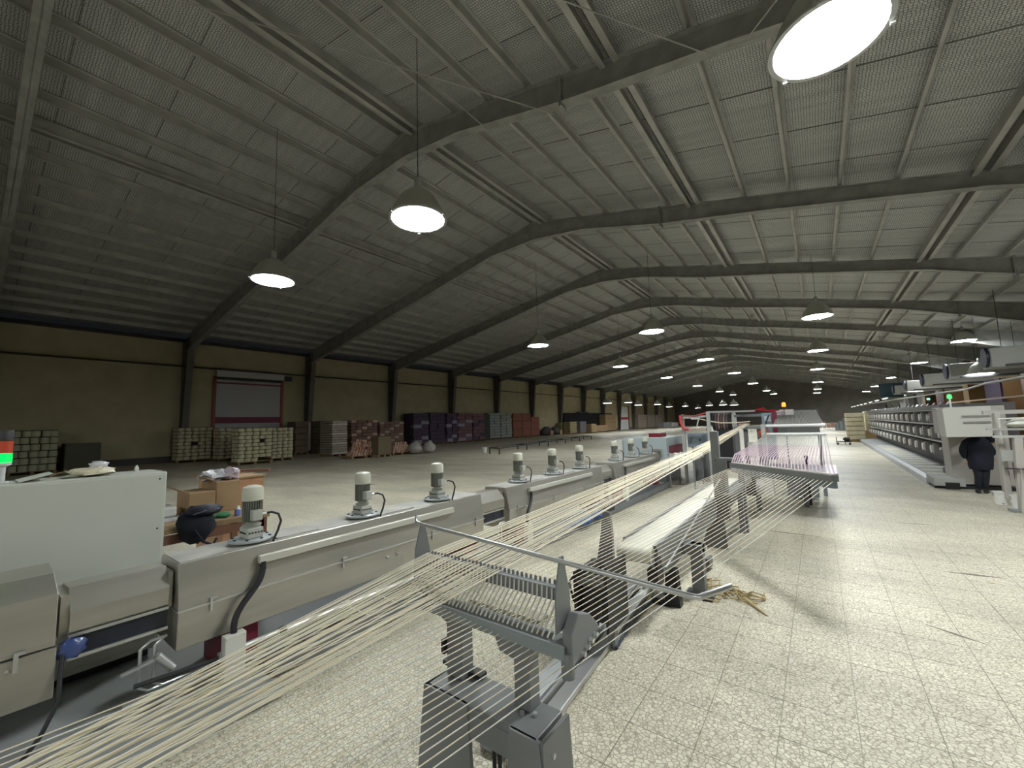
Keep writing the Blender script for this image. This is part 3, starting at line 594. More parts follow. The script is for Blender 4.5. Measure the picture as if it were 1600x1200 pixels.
# ---------------------------------------------------------------- white cabinet on the left with beacon and clutter
t = thing('control_cabinet', 'large plain white cabinet with rounded top edge at far left', 'cabinet', (-3.55, -.2, 0))
MB().box(-3.9, -3.55, -.9, .84, .1, 1.215).build('housing', WHITEC, t, bevel=.01)
MB().box(-3.55, -3.54, -.86, .825, .14, 1.20).build('rear_panel', WHITEC, t, bevel=.004)
m = MB()
for z in (1.17, .85, .62): m.lathe([(.006, 0), (.005, .004)], (-3.54, .80, z), 8, axis='x')
m.build('panel_screw', DARK, t); MB().box(-3.85, -3.6, -.8, .8, 0, .1).build('plinth', DARK, t)
zc = 1.216
t = thing('signal_tower', 'stack light with glowing green and dull red lens on the white cabinet', 'light', (-3.7, .14, zc))
MB().lathe([(.03, 0), (.03, .01), (.014, .012), (.014, .09), (.034, .10), (.034, .115)], (-3.7, .14, zc), 16).build('stem', mat('stem_white', (.6, .6, .6), .4), t, smooth=40)
MB().lathe([(.034, .115), (.034, .165)], (-3.7, .14, zc), 16).build('green_lens', mat('green_on', (.0, 1, .06), .3, emit=2.2), t, smooth=40)
MB().lathe([(.034, .167), (.034, .235)], (-3.7, .14, zc), 16).build('red_lens', mat('red_faint_glow', (.35, .05, .02), .3, emit=.25), t, smooth=40)  # dull red segment, with a faint glow put into its material
MB().lathe([(.034, .237), (.034, .29), (.03, .295)], (-3.7, .14, zc), 16).build('cap', DARK, t, smooth=40)
t = thing('plastic_bag', 'crumpled cream plastic bag lying on the white cabinet', 'bag', (-3.72, .5, zc))
MB().blob((-3.7, .50, zc+.02), (.10, .11, .035), 11, 14, 8, .22, .5).build('bag_body', mat('bag_cream', (.75, .68, .5), .4, noise=.3, nscale=18, bump=1), t, smooth=70)
MB().blob((-3.72, .53, zc+.06), (.05, .05, .03), 12, 10, 6, .25, .5).build('loose_fold', PLAST, t, smooth=70)
t = thing('paper_sheet', 'bent white sheet lying at the left on the white cabinet', 'sheet', (-3.7, .28, zc)); MB().add([(-3.85, .2, zc+.003), (-3.6, .2, zc+.003), (-3.62, .33, zc+.035), (-3.86, .33, zc+.035), (-3.85, .2, zc+.006), (-3.6, .2, zc+.006), (-3.62, .33, zc+.038), (-3.86, .33, zc+.038)], [(0,3,2,1),(4,5,6,7),(0,1,5,4),(1,2,6,5),(2,3,7,6),(3,0,4,7)]).build('sheet_body', JBOX, t)
tag(MB().tube([(-3.8, .33, zc+.01), (-3.8, .37, zc+.03), (-3.79, .41, zc+.035), (-3.78, .45, zc+.03)], .004, 6).build('wire', CARD, smooth=60), 'thin bent wire left of the cream bag', 'wire')
tag(MB().lathe([(.012, 0), (.012, .02), (.004, .04)], (-3.8, .73, zc), 10).build('plastic_plug', JBOX, smooth=40), 'tiny white cap at the right end of the white cabinet', 'cap')
# table with bag and boxes behind the near oven
t = thing('wooden_table', 'low brown wooden table behind the near oven', 'table', (-4.3, 1.1, 0))
MB().box(-4.9, -4.15, .9, 1.75, .68, .72).build('table_top', WOOD, t, bevel=.004)
for x in (-4.86, -4.2):
    for y in (.94, 1.70): MB().box(x, x+.05, y-.025, y+.025, 0, .68).build('leg', BRN, t)
MB().box(-4.18, -4.15, .95, 1.7, .6, .67).build('apron', BRN, t)
t = thing('backpack', 'dark navy backpack slumped over the table corner', 'bag', (-4.18, 1.2, .6))
MB().blob((-4.15, 1.19, .72), (.11, .13, .15), 31, 14, 9, .1).build('main_bag', NAVY, t, smooth=60)
MB().blob((-4.1, 1.22, .835), (.09, .13, .045), 33, 14, 7, .1).build('flap', mat('navy2', (.004, .008, .018), .6), t, smooth=60)
MB().tube([(-4.04, 1.13, .82), (-4.02, 1.2, .84), (-4.04, 1.31, .84)], .006, 6).build('buckle_strap', mat('strap_grey', (.1, .1, .12), .4), t)
MB().tube([(-4.05, 1.15, .7), (-4.02, 1.2, .6), (-4.03, 1.27, .56), (-4.05, 1.3, .6)], .01, 6).build('shoulder_strap', NAVY, t)
def flapbox(label, x0, x1, y0, y1, z0, z1, m, loc=None):
    t = thing('cardboard_box', label, 'box', (x1, y0, z0)); MB().box(x0, x1, y0, y1, z0, z1).build('carton', m, t, bevel=.004)
    MB().add([(x0, y0, z1), (x1, y0, z1), (x1-.02, y0-.09, z1+.05), (x0+.02, y0-.09, z1+.05), (x0, y0+.004, z1+.004), (x1, y0+.004, z1+.004), (x1-.02, y0-.086, z1+.056), (x0+.02, y0-.086, z1+.056)], [(0,1,2,3),(7,6,5,4),(0,4,5,1),(1,5,6,2),(2,6,7,3),(3,7,4,0)]).build('flap', m, t); return t
flapbox('small open brown carton behind the navy backpack', -4.9, -4.55, 1.24, 1.44, .721, .93, CARD)
flapbox('taller brown carton with plastic in it behind the backpack', -5.0, -4.6, 1.46, 1.66, .721, 1.0, CARD)
t = thing('wrapped_carton', 'long brown carton wrapped in shiny plastic film', 'box', (-5.4, 2.0, 0)); MB().box(-6.0, -5.2, 1.72, 2.12, .10, .95).build('carton', WRAP, t, bevel=.01); MB().box(-6.02, -5.18, 1.71, 2.13, .95, .97).build('lid_panel', CARD, t); MB().box(-6, -5.2, 1.72, 2.12, 0, .1).build('base_pallet', WOOD, t)
MB().bar((-6.0, 1.80, 1.0), (-5.5, 2.3, .99), .05, .03).build('lid_batten', BRN, t)
t = thing('plastic_film', 'crumpled clear plastic film on the taller carton', 'plastic', (-4.8, 1.5, 1.0)); MB().blob((-4.8, 1.5, 1.04), (.12, .12, .06), 51, 14, 8, .35, .3).build('film', PLAST, t); MB().blob((-4.72, 1.62, 1.06), (.07, .07, .06), 52, 12, 7, .35).build('film_fold', mat('pinkish', (.5, .42, .46), .3), t)
tag(MB().blob((-4.3, 1.42, .73), (.1, .06, .03), 61, 10, 6, .3, .4).build('cloth', mat('green_cloth', (.03, .16, .06), .8), smooth=60), 'small green cloth beside the navy backpack', 'cloth')
t = thing('bottle', 'small blue and white plastic bottle on the table', 'bottle', (-4.25, 1.52, .721)); MB().lathe([(.022, 0), (.024, .005), (.024, .055)], (-4.25, 1.52, .721), 14).build('bottle_body', mat('blue_plastic', (.2, .24, .6), .3), t, smooth=40); MB().lathe([(.02, .055), (.01, .07), (.01, .085)], (-4.25, 1.52, .721), 12).build('bottle_top', JBOX, t, smooth=40)
t = thing('plastic_sheet', 'folded clear sheet behind the right edge of the white cabinet', 'sheet', (-4.6, 1.1, .73)); MB().box(-4.85, -4.5, 1.0, 1.18, .722, .75).build('fold', PLAST, t); MB().box(-4.8, -4.55, 1.02, 1.16, .75, .84).build('fold', mat('film_white', (.55, .55, .52), .4), t, bevel=.02)
# ---------------------------------------------------------------- pale blue cabinet after the ovens
PB_ = mat('pale_blue', (.40, .46, .47), .45)
t = thing('machine_cabinet', 'pale blue grey cabinet with maroon panel after the ovens', 'cabinet', (-2.96, 9.97, 0))
MB().box(-4.0, -2.93, 9.97, 11.4, .28, 1.045).build('housing', PB_, t, bevel=.01)
MB().box(-4.16, -4.0, 9.9, 10.2, .3, 1.0).build('side_door', mat('white_door2', (.62, .62, .56), .5), t)
MB().box(-2.93, -2.915, 10.15, 11.3, .55, .84).build('maroon_panel', mat('maroon_panel', (.2, .01, .035), .5), t)
MB().box(-3.45, -3.15, 10.3, 10.75, 1.045, 1.14).build('roof_box', mat('roofred', (.2, .012, .02), .5), t)
MB().box(-3.25, -3.05, 9.9, 9.97, .62, .78).build('inlet_slot', INOX, t); MB().box(-3.22, -3.08, 9.88, 9.9, .65, .72).build('slot_dark', DARK, t)
for y in (10.2, 10.9): MB().box(-2.93, -2.91, y, y+.25, .36, .42).build('vent', DARK, t)
MB().box(-3.9, -3.0, 10.05, 11.3, 0, .28).build('plinth', GREY, t)
# ---------------------------------------------------------------- near comb stand
t = thing('comb_stand', 'grey steel stand with thread comb in the foreground', 'comb stand', (-1.0, 1.2, 0))
GD = mat('stand_grey', (.20, .21, .21), .4, noise=.1, nscale=5)
# comb top bar and bottom tray
MB().bar((-1.47, 1.28, .865), (-.735, 1.28, .865), .012, .045).build('comb_bar', GD, t, bevel=.002)
MB().bar((-1.47, 1.285, .889), (-.735, 1.285, .889), .03, .004).build('comb_lip', ALUP, t)
MB().box(-1.38, -.69, 1.165, 1.235, .755, .765).build('tray', GD, t, bevel=.003)
MB().box(-1.38, -.69, 1.155, 1.165, .725, .768).build('front_channel', mat('stand_mid', (.24, .27, .27), .4), t, bevel=.003)
MB().lathe([(.021, 0), (.021, .075)], (-.69, 1.175, .672), 12).build('end_peg', GD, t, smooth=40)
wire = None
for k in range(36):
    x = -1.455+k*.0205
    if wire is None: wire = MB().tube([(x, 1.272, .885), (x, 1.268, .85), (x-.002, 1.17, .772)], .0034, 6).build('comb_tooth', mat('tooth_white', (.72, .70, .62), .35), t); o = wire
    else: o = wire.copy(); C.objects.link(o)
    o.location = (k*.0205, 0, 0)
n_ = 0
for k in range(36):
    x = -1.455+k*.0205; MB().lathe([(.0055, 0), (.0055, .012), (.003, .016)], (x, 1.292, .892), 6).build('comb_nib', GD, t); n_ += 1
# curved side plates carrying the rod
def plate(x, y, z, w, h, th=.006):
    pr = [(y-w*.5, z), (y-w*.42, z+h*.55), (y-w*.1, z+h), (y+w*.12, z+h), (y+w*.4, z+h*.5), (y+w*.5, z)]
    return MB().prism(pr, x-th/2, x+th/2, 'x')
plate(-1.475, 1.27, .80, .10, .225).build('side_plate', GREY, t, bevel=.001)
plate(-.715, 1.20, .80, .10, .225).build('side_plate', GD, t, bevel=.001)
MB().prism([(1.22, .85), (1.30, .82), (1.36, .765), (1.35, .72), (1.17, .72), (1.17, .80)], -.705, -.67, 'x').build('end_bracket', GD, t, bevel=.004)
MB().prism([(1.24, .86), (1.33, .82), (1.33, .78), (1.22, .80)], -1.475, -1.45, 'x').build('end_bracket', GREYL, t, bevel=.003)
m = MB()
for k in range(4): m.lathe([(.008, 0), (.008, .015)], (-.67, 1.23+k*.03, .725+k*.008), 8, axis='x')
m.build('bolt_head', ALU, t)
MB().tube([(-1.55, 1.30, 1.045), (-1.52, 1.275, 1.026), (-1.47, 1.26, 1.026), (-.285, 1.10, 1.026), (-.27, 1.10, 1.027), (-.215, 1.19, 1.036)], .0075, 10).build('guide_rod', ALU, t, smooth=50)
# posts
MB().box(-1.245, -1.16, 1.19, 1.25, .50, .735).build('post', GD, t, bevel=.003); MB().box(-.915, -.85, 1.19, 1.25, .50, .735).build('post', GD, t, bevel=.003)
MB().prism([(-1.30, .738), (-1.10, .738), (-1.15, .70), (-1.25, .70)], 1.18, 1.25, 'y').build('gusset', GD, t); MB().prism([(-1.0, .738), (-.80, .738), (-.85, .66), (-.92, .66), (-.97, .67)], 1.18, 1.25, 'y').build('gusset', GD, t)
MB().box(-1.255, -1.24, 1.17, 1.21, .58, .63).build('hinge', BLACK, t); MB().box(-1.3, -1.1, 1.22, 1.26, .505, .52).build('clamp_bar', BLACK, t)
MB().box(-1.27, -.77, 1.10, 1.26, .48, .50).build('cross_beam_top', GREY, t, bevel=.003); MB().box(-1.25, -.78, 1.10, 1.12, .40, .48).build('cross_beam_face', GREY, t, bevel=.003)
for c_ in ((-.87, 1.17), (-.83, 1.19)): MB().lathe([(.008, .50), (.008, .51)], (*c_, 0), 8).build('stud', ALU, t)
for c_ in ((-.745, 1.15, .44), (-.74, 1.13, .39)): MB().lathe([(.008, 0), (.008, .01)], c_, 8, axis='x').build('stud', ALU, t)
for (a, b, c_, d) in ((-1.27, -1.05, -1.33, -1.02), (-.87, -.755, -.90, -.70)):
    MB().prism([(a, .50), (b, .50), (d, 0), (c_, 0)], 1.095, 1.11, 'y').build('leg_face', GD, t)
    MB().prism([(1.10, .50), (1.26, .50), (1.30, 0), (1.10, 0)], (b if b > -.8 else a), (b if b > -.8 else a)+.012, 'x').build('leg_side', GREY, t)
MB().tube([(-.99, 1.16, .47), (-.985, 1.16, .2), (-.98, 1.16, 0.01)], .007, 8).build('air_hose', BLACK, t); MB().tube([(-.965, 1.16, .47), (-.96, 1.16, .2), (-.96, 1.16, 0.01)], .007, 8).build('air_hose', BLACK, t)
# floor rails beside the stand
t = thing('floor_rail', 'bright aluminium double rail lying on the floor beside the comb stand', 'rail', (-1.3, 2.6, 0))
MB().bar((-1.31, 1.5, .023), (-1.43, 3.6, .023), .10, .044).build('rail_profile', ALUP, t, bevel=.004); MB().bar((-1.165, 1.5, .018), (-1.31, 3.62, .018), .08, .034).build('rail_profile', ALU, t, bevel=.004)
MB().bar((-1.225, 1.5, .03), (-1.36, 3.6, .03), .012, .05).build('rail_edge', ALU, t); MB().bar((-1.255, 1.5, .012), (-1.37, 3.6, .012), .03, .02).build('rail_floor', GREY, t)
MB().box(-2.0, -1.40, 3.62, 3.70, .001, .05).build('cross_profile', ALU, t, bevel=.003); MB().box(-1.34, -1.27, 3.60, 3.68, .001, .06).build('end_cap', ALUP, t)
tag(MB().tube([(-1.165, 2.6, .008), (-1.2, 2.9, .008), (-1.21, 3.2, .008), (-1.19, 3.5, .01), (-1.13, 3.6, .03)], .01, 8).build('cable', mat('dark_blue', (.02, .035, .06), .5), smooth=60), 'dark blue cable on the floor along the aluminium rail', 'cable')
# second, darker comb stand behind
t = thing('comb_stand', 'dark comb stand with black rollers behind the foreground comb', 'comb stand', (-1.27, 2.65, 0))
MB().prism([(-1.31, .50), (-1.19, .50), (-1.19, .70), (-1.20, .84), (-1.25, .85), (-1.27, .7)], 2.68, 2.71, 'y').build('side_plate', GD, t)
MB().box(-1.37, -1.17, 2.55, 2.78, .16, .40).build('roller_box', DARK, t, bevel=.01)
m = MB()
for k in range(6): m.lathe([(.026, 0), (.026, .2)], (-1.37, 2.50+k*.045, .42+.012*k), 10, axis='x')
m.build('guide_rollers', mat('roller_dark', (.12, .12, .11), .35, metal=.5), t, smooth=40)
MB().box(-1.17, -1.15, 2.48, 2.80, .14, .55).build('end_plate', DARK, t); MB().box(-1.39, -1.37, 2.48, 2.8, .14, .48).build('end_plate', DARK, t)
for x in (-1.36, -1.22): MB().box(x, x+.05, 2.6, 2.65, 0, .17).build('foot', GD, t)
MB().tube([(-1.38, 2.46, .30), (-1.40, 2.44, .42), (-1.34, 2.46, .50), (-1.2, 2.52, .53)], .008, 8).build('hose', BLACK, t, smooth=60)
MB().tube([(-1.2, 2.46, .36), (-1.17, 2.40, .30), (-1.19, 2.38, .22), (-1.25, 2.42, .2)], .014, 8).build('hose', BLACK, t, smooth=60)
tag(MB().box(-2.45, -1.75, 2.6, 2.72, .001, .03).build('floor_plate', mat('fp', (.3, .28, .2), .7)), 'flat dull strip on the floor behind the comb', 'strip')
# ---------------------------------------------------------------- belt conveyor
t = thing('belt_conveyor', 'white topped belt conveyor running away in the middle', 'conveyor', (-1.15, 4.6, 0))
m = MB(); pr = []
for k in range(9): a = -math.pi/2-k*math.pi/8; pr.append((3.05+.055*math.cos(a), .475+.055*math.sin(a)))
pr = [(7.2, .42)]+pr+[(7.2, .53)]
m.prism(pr, -1.30, -1.045, 'x'); m.build('belt', BELT, t, smooth=30)
MB().prism([(3.05, .33), (3.0, .42), (3.10, .50), (3.05, .555), (7.2, .555), (7.2, .36), (3.3, .30)], -1.045, -1.02, 'x').build('side_frame', GD, t)
MB().prism([(3.05, .36), (7.2, .36), (7.2, .545), (3.2, .545)], -1.325, -1.30, 'x').build('side_frame', GD, t)
MB().lathe([(.05, 0), (.05, .02)], (-1.02, 3.05, .44), 14, axis='x').build('roller_bearing', DARK, t, smooth=40)
MB().box(-1.08, -1.0, 3.0, 3.14, .28, .40).build('drive_housing', DARK, t, bevel=.01)
MB().prism([(-1.10, 0), (-.98, 0), (-1.0, .28), (-1.08, .28)], 3.42, 3.5, 'y').build('rear_foot', BLACK, t); MB().box(-1.2, -1.05, 3.40, 3.5, 0, .05).build('rear_foot', BLACK, t)
MB().box(-.96, -.86, 3.72, 3.80, 0, .42).build('leg', GREY, t, bevel=.004); MB().box(-1.02, -.80, 3.66, 3.86, .0, .012).build('foot_plate', DARK, t)
MB().box(-1.04, -.86, 3.68, 3.84, .34, .42).build('leg_bracket', GREY, t); MB().box(-1.3, -1.2, 5.9, 6.0, 0, .42).build('leg', GREY, t); MB().box(-.92, -.86, 6.0, 6.08, 0, .55).build('leg', GREY, t)
MB().tube([(-.99, 3.15, .38), (-.96, 5.4, .80)], .008, 8).build('tension_rod', ALU, t)
MB().box(-1.3, -1.02, 5.2, 7.3, .30, .36).build('under_beam', GREY, t)
t = thing('upright_post', 'tall grey square post with foot beside the belt conveyor', 'post', (-1.0, 5.27, 0))
MB().box(-1.04, -.955, 5.24, 5.31, 0, 1.31).build('post_body', GREY, t, bevel=.004); MB().prism([(-1.2, .0), (-.93, .0), (-.95, .30), (-1.03, .42), (-1.10, .30)], 5.2, 5.24, 'y').build('foot_gusset', GREY, t)
MB().lathe([(.008, 0), (.008, -.006)], (-1.0, 5.24, .98), 8, axis='y').build('bolt_hole', DARK, t); MB().box(-.96, -.89, 5.22, 5.3, .32, 1.0).build('inner_slide', GREY, t, bevel=.003)
MB().box(-.96, -.80, 5.2, 5.3, .98, 1.01).build('top_arm', GREY, t)
MB().box(-1.1, -1.0, 4.4, 4.52, .12, .2).build('cross_tube', BELT, t); MB().box(-1.12, -.95, 4.35, 4.5, .03, .12).build('lower_arm', GREY, t)
t = thing('yarn_waste', 'tangled tuft of tan yarn waste on the floor by the conveyor leg', 'yarn waste', (-.66, 3.9, 0)); rd = random.Random(3)
for k in range(26):
    a = rd.uniform(0, 6.3); x, y = -.72+rd.uniform(-.16, .14), 3.9+rd.uniform(-.13, .1)
    MB().tube([(x, y, .01), (x+.06*math.cos(a), y+.06*math.sin(a), .03+rd.uniform(0, .03)), (x+.12*math.cos(a+.8), y+.12*math.sin(a+.8), .02), (x+.15*math.cos(a+1.6), y+.12*math.sin(a+1.6), .008)], .006, 5).build('yarn_strand', mat('tan_yarn', (.42, .33, .17), .9), t)
MB().tube([(-.60, 3.85, .01), (-.5, 3.72, .01), (-.42, 3.62, .008)], .012, 6, rs=[.02, .01, .004]).build('yarn_strand', MATS['tan_yarn'], t)
# ---------------------------------------------------------------- creel with pink comb, rollers, machine behind
t = thing('thread_feeder', 'pink thread feeding frame with long grey comb bar', 'textile machine', (-.4, 5, 0))
A = Vector((-.80, 5.05, .95)); B = Vector((.06, 3.95, .985))
MB().bar(A, B, .06, .05).build('comb_bar', GREY, t); MB().bar(A+Vector((0, 0, -.05)), B+Vector((0, 0, -.05)), .03, .05).build('lower_bar', mat('blue_grey', (.16, .20, .22), .4), t)
MB().bar(A+Vector((0, 0, .03)), B+Vector((0, 0, .03)), .012, .008).build('ceramic_strip', YARNW, t)
C0 = Vector((-.86, 9.5, 1.12)); C1 = Vector((.07, 9.5, 1.115))
for zz, lb in ((1.12, 'lower'), (1.285, 'upper')): MB().tube([(-.85, 9.5, zz), (.09, 9.5, zz)], .03, 12).build('roller', mat('roller_white', (.75, .74, .72), .35), t, smooth=40)
MB().box(-.93, -.86, 9.4, 9.6, .0, 1.32).build('roller_post', GREYL, t); MB().box(-.04, .02, 9.45, 9.55, 0, 1.1).build('roller_post', GD, t); MB().box(-.25, -.2, 8.4, 8.5, 0, .8).build('roller_post', BLACK, t)
MB().box(-.9, .15, 7.2, 8.4, .62, .66).build('mid_table', GD, t); MB().box(-.92, -.84, 5.05, 9.4, .55, .62).build('long_rail', GREY, t)
for x, y in ((-.9, 6.06), (-.9, 7.6), (-.3, 8.2)): MB().box(x, x+.07, y, y+.07, 0, .9 if y < 7 else .62).build('leg', GREY, t)
MB().box(-.98, -.78, 9.1, 9.3, 0, .35).build('white_box', JBOX, t); MB().box(-.55, -.1, 8.9, 9.3, .05, .55).build('motor_housing', GREY, t)
MB().box(-.95, -.8, 6.8, 7.4, .35, .62).build('drive_unit', DARK, t); MB().blob((-.78, 7.0, .45), (.08, .15, .12), 70, 10, 7, .1).build('round_cover', GREYL, t, smooth=60)
pk = MB(); pk2 = MB()
for k in range(34):
    f = k/33; p = A.lerp(B, f)+Vector((0, 0, .03)); q = C0.lerp(C1, f)
    g = p.lerp(q, .45)+Vector((0, 0, .015))
    MB().tube([p, p+Vector((-.01, .3, .06)), g], .0055, 5).build('pink_strand', PINK, t); MB().tube([g, q], .006, 5).build('pale_strand', mat('grey_thread', (.42, .42, .39), .8), t)
for k in range(34):                       # upright warp behind the rollers
    f = k/33; x = -.72+.78*f
    MB().tube([(x, 9.5, 1.3), (x-.05, 11.0, 1.42), (x-.12, 13.0, 1.60)], .006, 5).build('grey_strand', mat('grey_thread', (.42, .42, .39), .8), t)
MB().box(-.95, 0.0, 13.0, 13.06, 1.0, 1.62).build('reed_panel', mat('reed', (.22, .22, .21), .6), t)
t = thing('control_machine', 'blue grey control machine with red parts behind the pink threads', 'textile machine', (-1.2, 11, 0))
BG = mat('bluegrey_panel', (.24, .29, .33), .45)
MB().box(-1.06, -.82, 11, 11.4, .5, 1.56).build('housing', BG, t, bevel=.01); MB().box(-1.0, -.88, 10.96, 11.0, 1.36, 1.48).build('display', mat('disp', (.5, .56, .6), .4), t)
MB().box(-.84, -.76, 10.9, 11.1, 1.1, 1.58).build('maroon_strip', MAROON, t)
MB().box(-1.62, -1.05, 11.0, 11.1, 1.48, 1.54).build('top_beam', GREY, t); MB().box(-1.6, -.95, 10.7, 10.85, 1.20, 1.26).build('guide_beam', GD, t); MB().box(-1.5, -1.3, 10.75, 10.8, 1.27, 1.33).build('pale_pack', SPINK, t)
for x in (-1.6, -1.42, -1.15): MB().box(x, x+.08, 10.8, 10.9, 0, 1.2).build('leg', GREY, t)
MB().box(-1.34, -1.2, 10.7, 10.8, .55, .9).build('white_panel', JBOX, t); MB().blob((-1.0, 10.6, 1.08), (.1, .08, .12), 81, 10, 7, .3).build('red_motor', mat('orange_red', (.5, .06, .02), .5), t, smooth=50)
MB().tube([(-.9, 10.9, 1.5), (-.96, 10.8, 1.35), (-.94, 10.8, 1.2)], .014, 8).build('black_hose', BLACK, t, smooth=60)
for k in range(3): MB().tube([(-1.3, 11.1, 1.58), (-1.2+.1*k, 11.1, 1.64+.02*k), (-.95, 11.1, 1.60), (-.7, 11.1, 1.61)], .012, 6).build('red_hose', RED, t, smooth=60)
MB().box(-.78, -.45, 11.2, 11.6, 1.5, 1.62).build('pale_hood', mat('pale_hood', (.5, .5, .5), .5), t)
t = thing('warning_beacon', 'glowing orange red beacon above the control machine', 'light', (-.6, 10.5, 1.62)); MB().lathe([(.012, -.04), (.012, .02)], (-.6, 10.9, 1.66), 10).build('stem', DARK, t); MB().lathe([(.035, .02), (.04, .03), (.035, .1), (.01, .115)], (-.6, 10.9, 1.66), 14).build('lens', mat('beacon', (1, .16, .02), .3, emit=4.5), t, smooth=50)
MB().tube([(-.6, 10.9, .0), (-.6, 10.9, 1.62)], .012, 8).build('mast', GREY, t)
t = thing('portal_rack', 'tall pale blue open rack with red hoses behind the post', 'rack', (-2.1, 10.6, 0))
MB().bar((-1.98, 10, 1.61), (-1.2, 11.1, 1.61), .05, .04).build('top_beam', GREYL, t); MB().box(-2.02, -1.95, 9.97, 10.04, 0, 1.62).build('upright', GREYL, t); MB().box(-2.62, -2.56, 10.2, 10.27, 0, 1.58).build('upright', GREYL, t)
MB().bar((-2.6, 10.2, 1.5), (-2.0, 10.05, 1.52), .04, .05).build('side_beam', GREYL, t)
MB().tube([(-2.6, 10.2, 1.56), (-2.3, 10.1, 1.53), (-2.0, 10, 1.60)], .014, 8).build('red_hose', mat('hose_red', (.6, .08, .08), .5), t, smooth=60)
MB().tube([(-2.62, 10.15, 1.56), (-2.62, 10.15, 1.4), (-2.56, 10.15, 1.25), (-2.45, 10.15, 1.22)], .035, 8).build('red_hose', MATS['hose_red'], t, smooth=60)
MB().bar((-2.42, 10.1, 1.22), (-2.05, 10.1, 1.22), .12, .06).build('shelf', LTP, t); MB().tube([(-2.26, 10.05, 1.24), (-2.2, 10.05, 1.46)], .015, 6).build('strut', JBOX, t); MB().bar((-2.36, 10.05, 1.47), (-2.17, 10.05, 1.47), .03, .03).build('strut_head', JBOX, t)
tag(MB().tube([(-2.2, 10.05, 1.47), (-2.0, 10.05, 1.41), (-1.75, 10.1, 1.36), (-1.5, 10.3, 1.355), (-1.25, 10.6, 1.37)], .012, 8).build('rope', YARN, smooth=60), 'thick slack cream yarn rope between rack and control machine', 'rope')
t = thing('grey_console', 'low grey blue console panel behind the yarn fan', 'console', (-2.3, 10, 0)); MB().box(-2.56, -1.98, 10.4, 10.9, .8, 1.12).build('panel', BG, t, bevel=.01); MB().box(-2.5, -2.0, 10.5, 10.8, 0, .8).build('base', GREY, t); MB().lathe([(.02, 0), (.02, -.01)], (-2.28, 10.4, .97), 10, axis='y').build('dial', BLACK, t)
t = thing('parts_cart', 'cart with pale loose parts beside the pale blue cabinet', 'cart', (-2.4, 9.5, 0)); MB().box(-2.75, -2.15, 9.2, 10.1, .60, .64).build('tray', GREYL, t)
for k in range(9): MB().blob((-2.68+.065*k, 9.35+.2*(k % 3), .68), (.07, .09, .05), 90+k, 8, 6, .3, .3).build('loose_part', YARNW if k % 2 else ALU, t)
for x in (-2.7, -2.2):
    for y in (9.25, 10.0): MB().box(x, x+.03, y, y+.03, 0, .6).build('leg', GREY, t)
t = thing('cable_drum', 'dark drum with white ring behind the tall rack', 'drum', (-2.1, 13, 0)); MB().lathe([(.1, 0), (.25, 0), (.25, .55), (.1, .55)], (-2.5, 13.3, 1.35), 20, axis='x').build('drum_body', DARK, t, smooth=40)
for k in range(5): MB().lathe([(.262, 0), (.262, .04)], (-2.42+.07*k, 13.3, 1.35), 20, axis='x').build('drum_ring', PINK if k % 2 else RB, t)
MB().lathe([(.15, 0), (.27, 0), (.27, .05), (.15, .05)], (-1.98, 13.3, 1.37), 22, axis='x').build('white_ring', JBOX, t, smooth=40); MB().box(-2.4, -2.0, 13.1, 13.5, 0, 1.15).build('stand', DARK, t)
# ---------------------------------------------------------------- yarns
def yarn(pts, r, m, label, grp): return tag(MB().tube(pts, r, 5).build('yarn', m), label, 'yarn', grp)
F = Vector((-1.18, 9.6, 1.335)); rd = random.Random(5)
for k in range(34):
    f = k/33; a = F+Vector((rd.uniform(-.05, .05), 0, rd.uniform(-.015, .01)))
    c = Vector((-1.455+.42*f+rd.uniform(-.004, .004), 1.28, .893+rd.uniform(0, .006)))
    e = Vector((-1.56+.27*f+rd.uniform(-.012, .012), .12, .70+rd.uniform(-.012, .012))); e2 = e+(e-c)*1.3
    mid = (a+c)/2+Vector((0, 0, -.03-rd.uniform(0, .02)))
    yarn([a, a.lerp(c, .25)+Vector((0, 0, -.02)), mid, a.lerp(c, .75)+Vector((0, 0, -.02)), c, e, e2], .0016+.0005*(k % 3), YARN if k % 3 else YARNW, 'taut cream yarn of the dense bundle through the left half of the near comb', 'dense cream yarn bundle')
for k in range(30):
    f = k/29; a = A.lerp(B, .02+.97*f)+Vector((0, 0, -.02)); c = Vector((-1.43+.74*f, 1.06+.0*f, .775-.07*f)); e = c+(c-a)*.55
    yarn([a, a.lerp(c, .5)+Vector((0, 0, -.012)), c, e], .0017, YARNW if k % 2 else YARN, ('thin pale yarn over the comb, %s counted from the aisle side' % ORD[29-k].replace('nearest', 'first')) if 29-k < 17 else 'thin pale yarn from the pink feeder down over the left half of the comb', 'thin pale yarns over the comb')
# ---------------------------------------------------------------- winding machine on the right
t = thing('winding_machine', 'long grey winding machine with three tiers of spindles', 'textile machine', (2.2, 12, 0))
MG = mat('machine_grey', (.42, .40, .36), .5, noise=.08, nscale=3)
MB().box(2.45, 3.1, 12.3, 30, .05, 1.62).build('rear_frame', mat('rear_frame_grey', (.10, .095, .09), .7), t)  # rear frame in one even dark grey
MB().prism([(1.66, 0), (1.66, .12), (1.72, .17), (2.4, .17), (2.4, 0)], 11.9, 29.5, 'y').build('walk_platform', ALUP, t)
m = MB()
for k in range(14): m.box(1.78, 2.3, 12.2+k*.75, 12.55+k*.75, .171, .176)
m.build('platform_plate', mat('plate_y', (.75, .72, .60), .4), t, kind='stuff')
for z in (1.5, 1.18, .80): MB().box(2.12, 2.2, 12.6, 29.6, z-.015, z+.015).build('shelf_rail', GREYL, t)
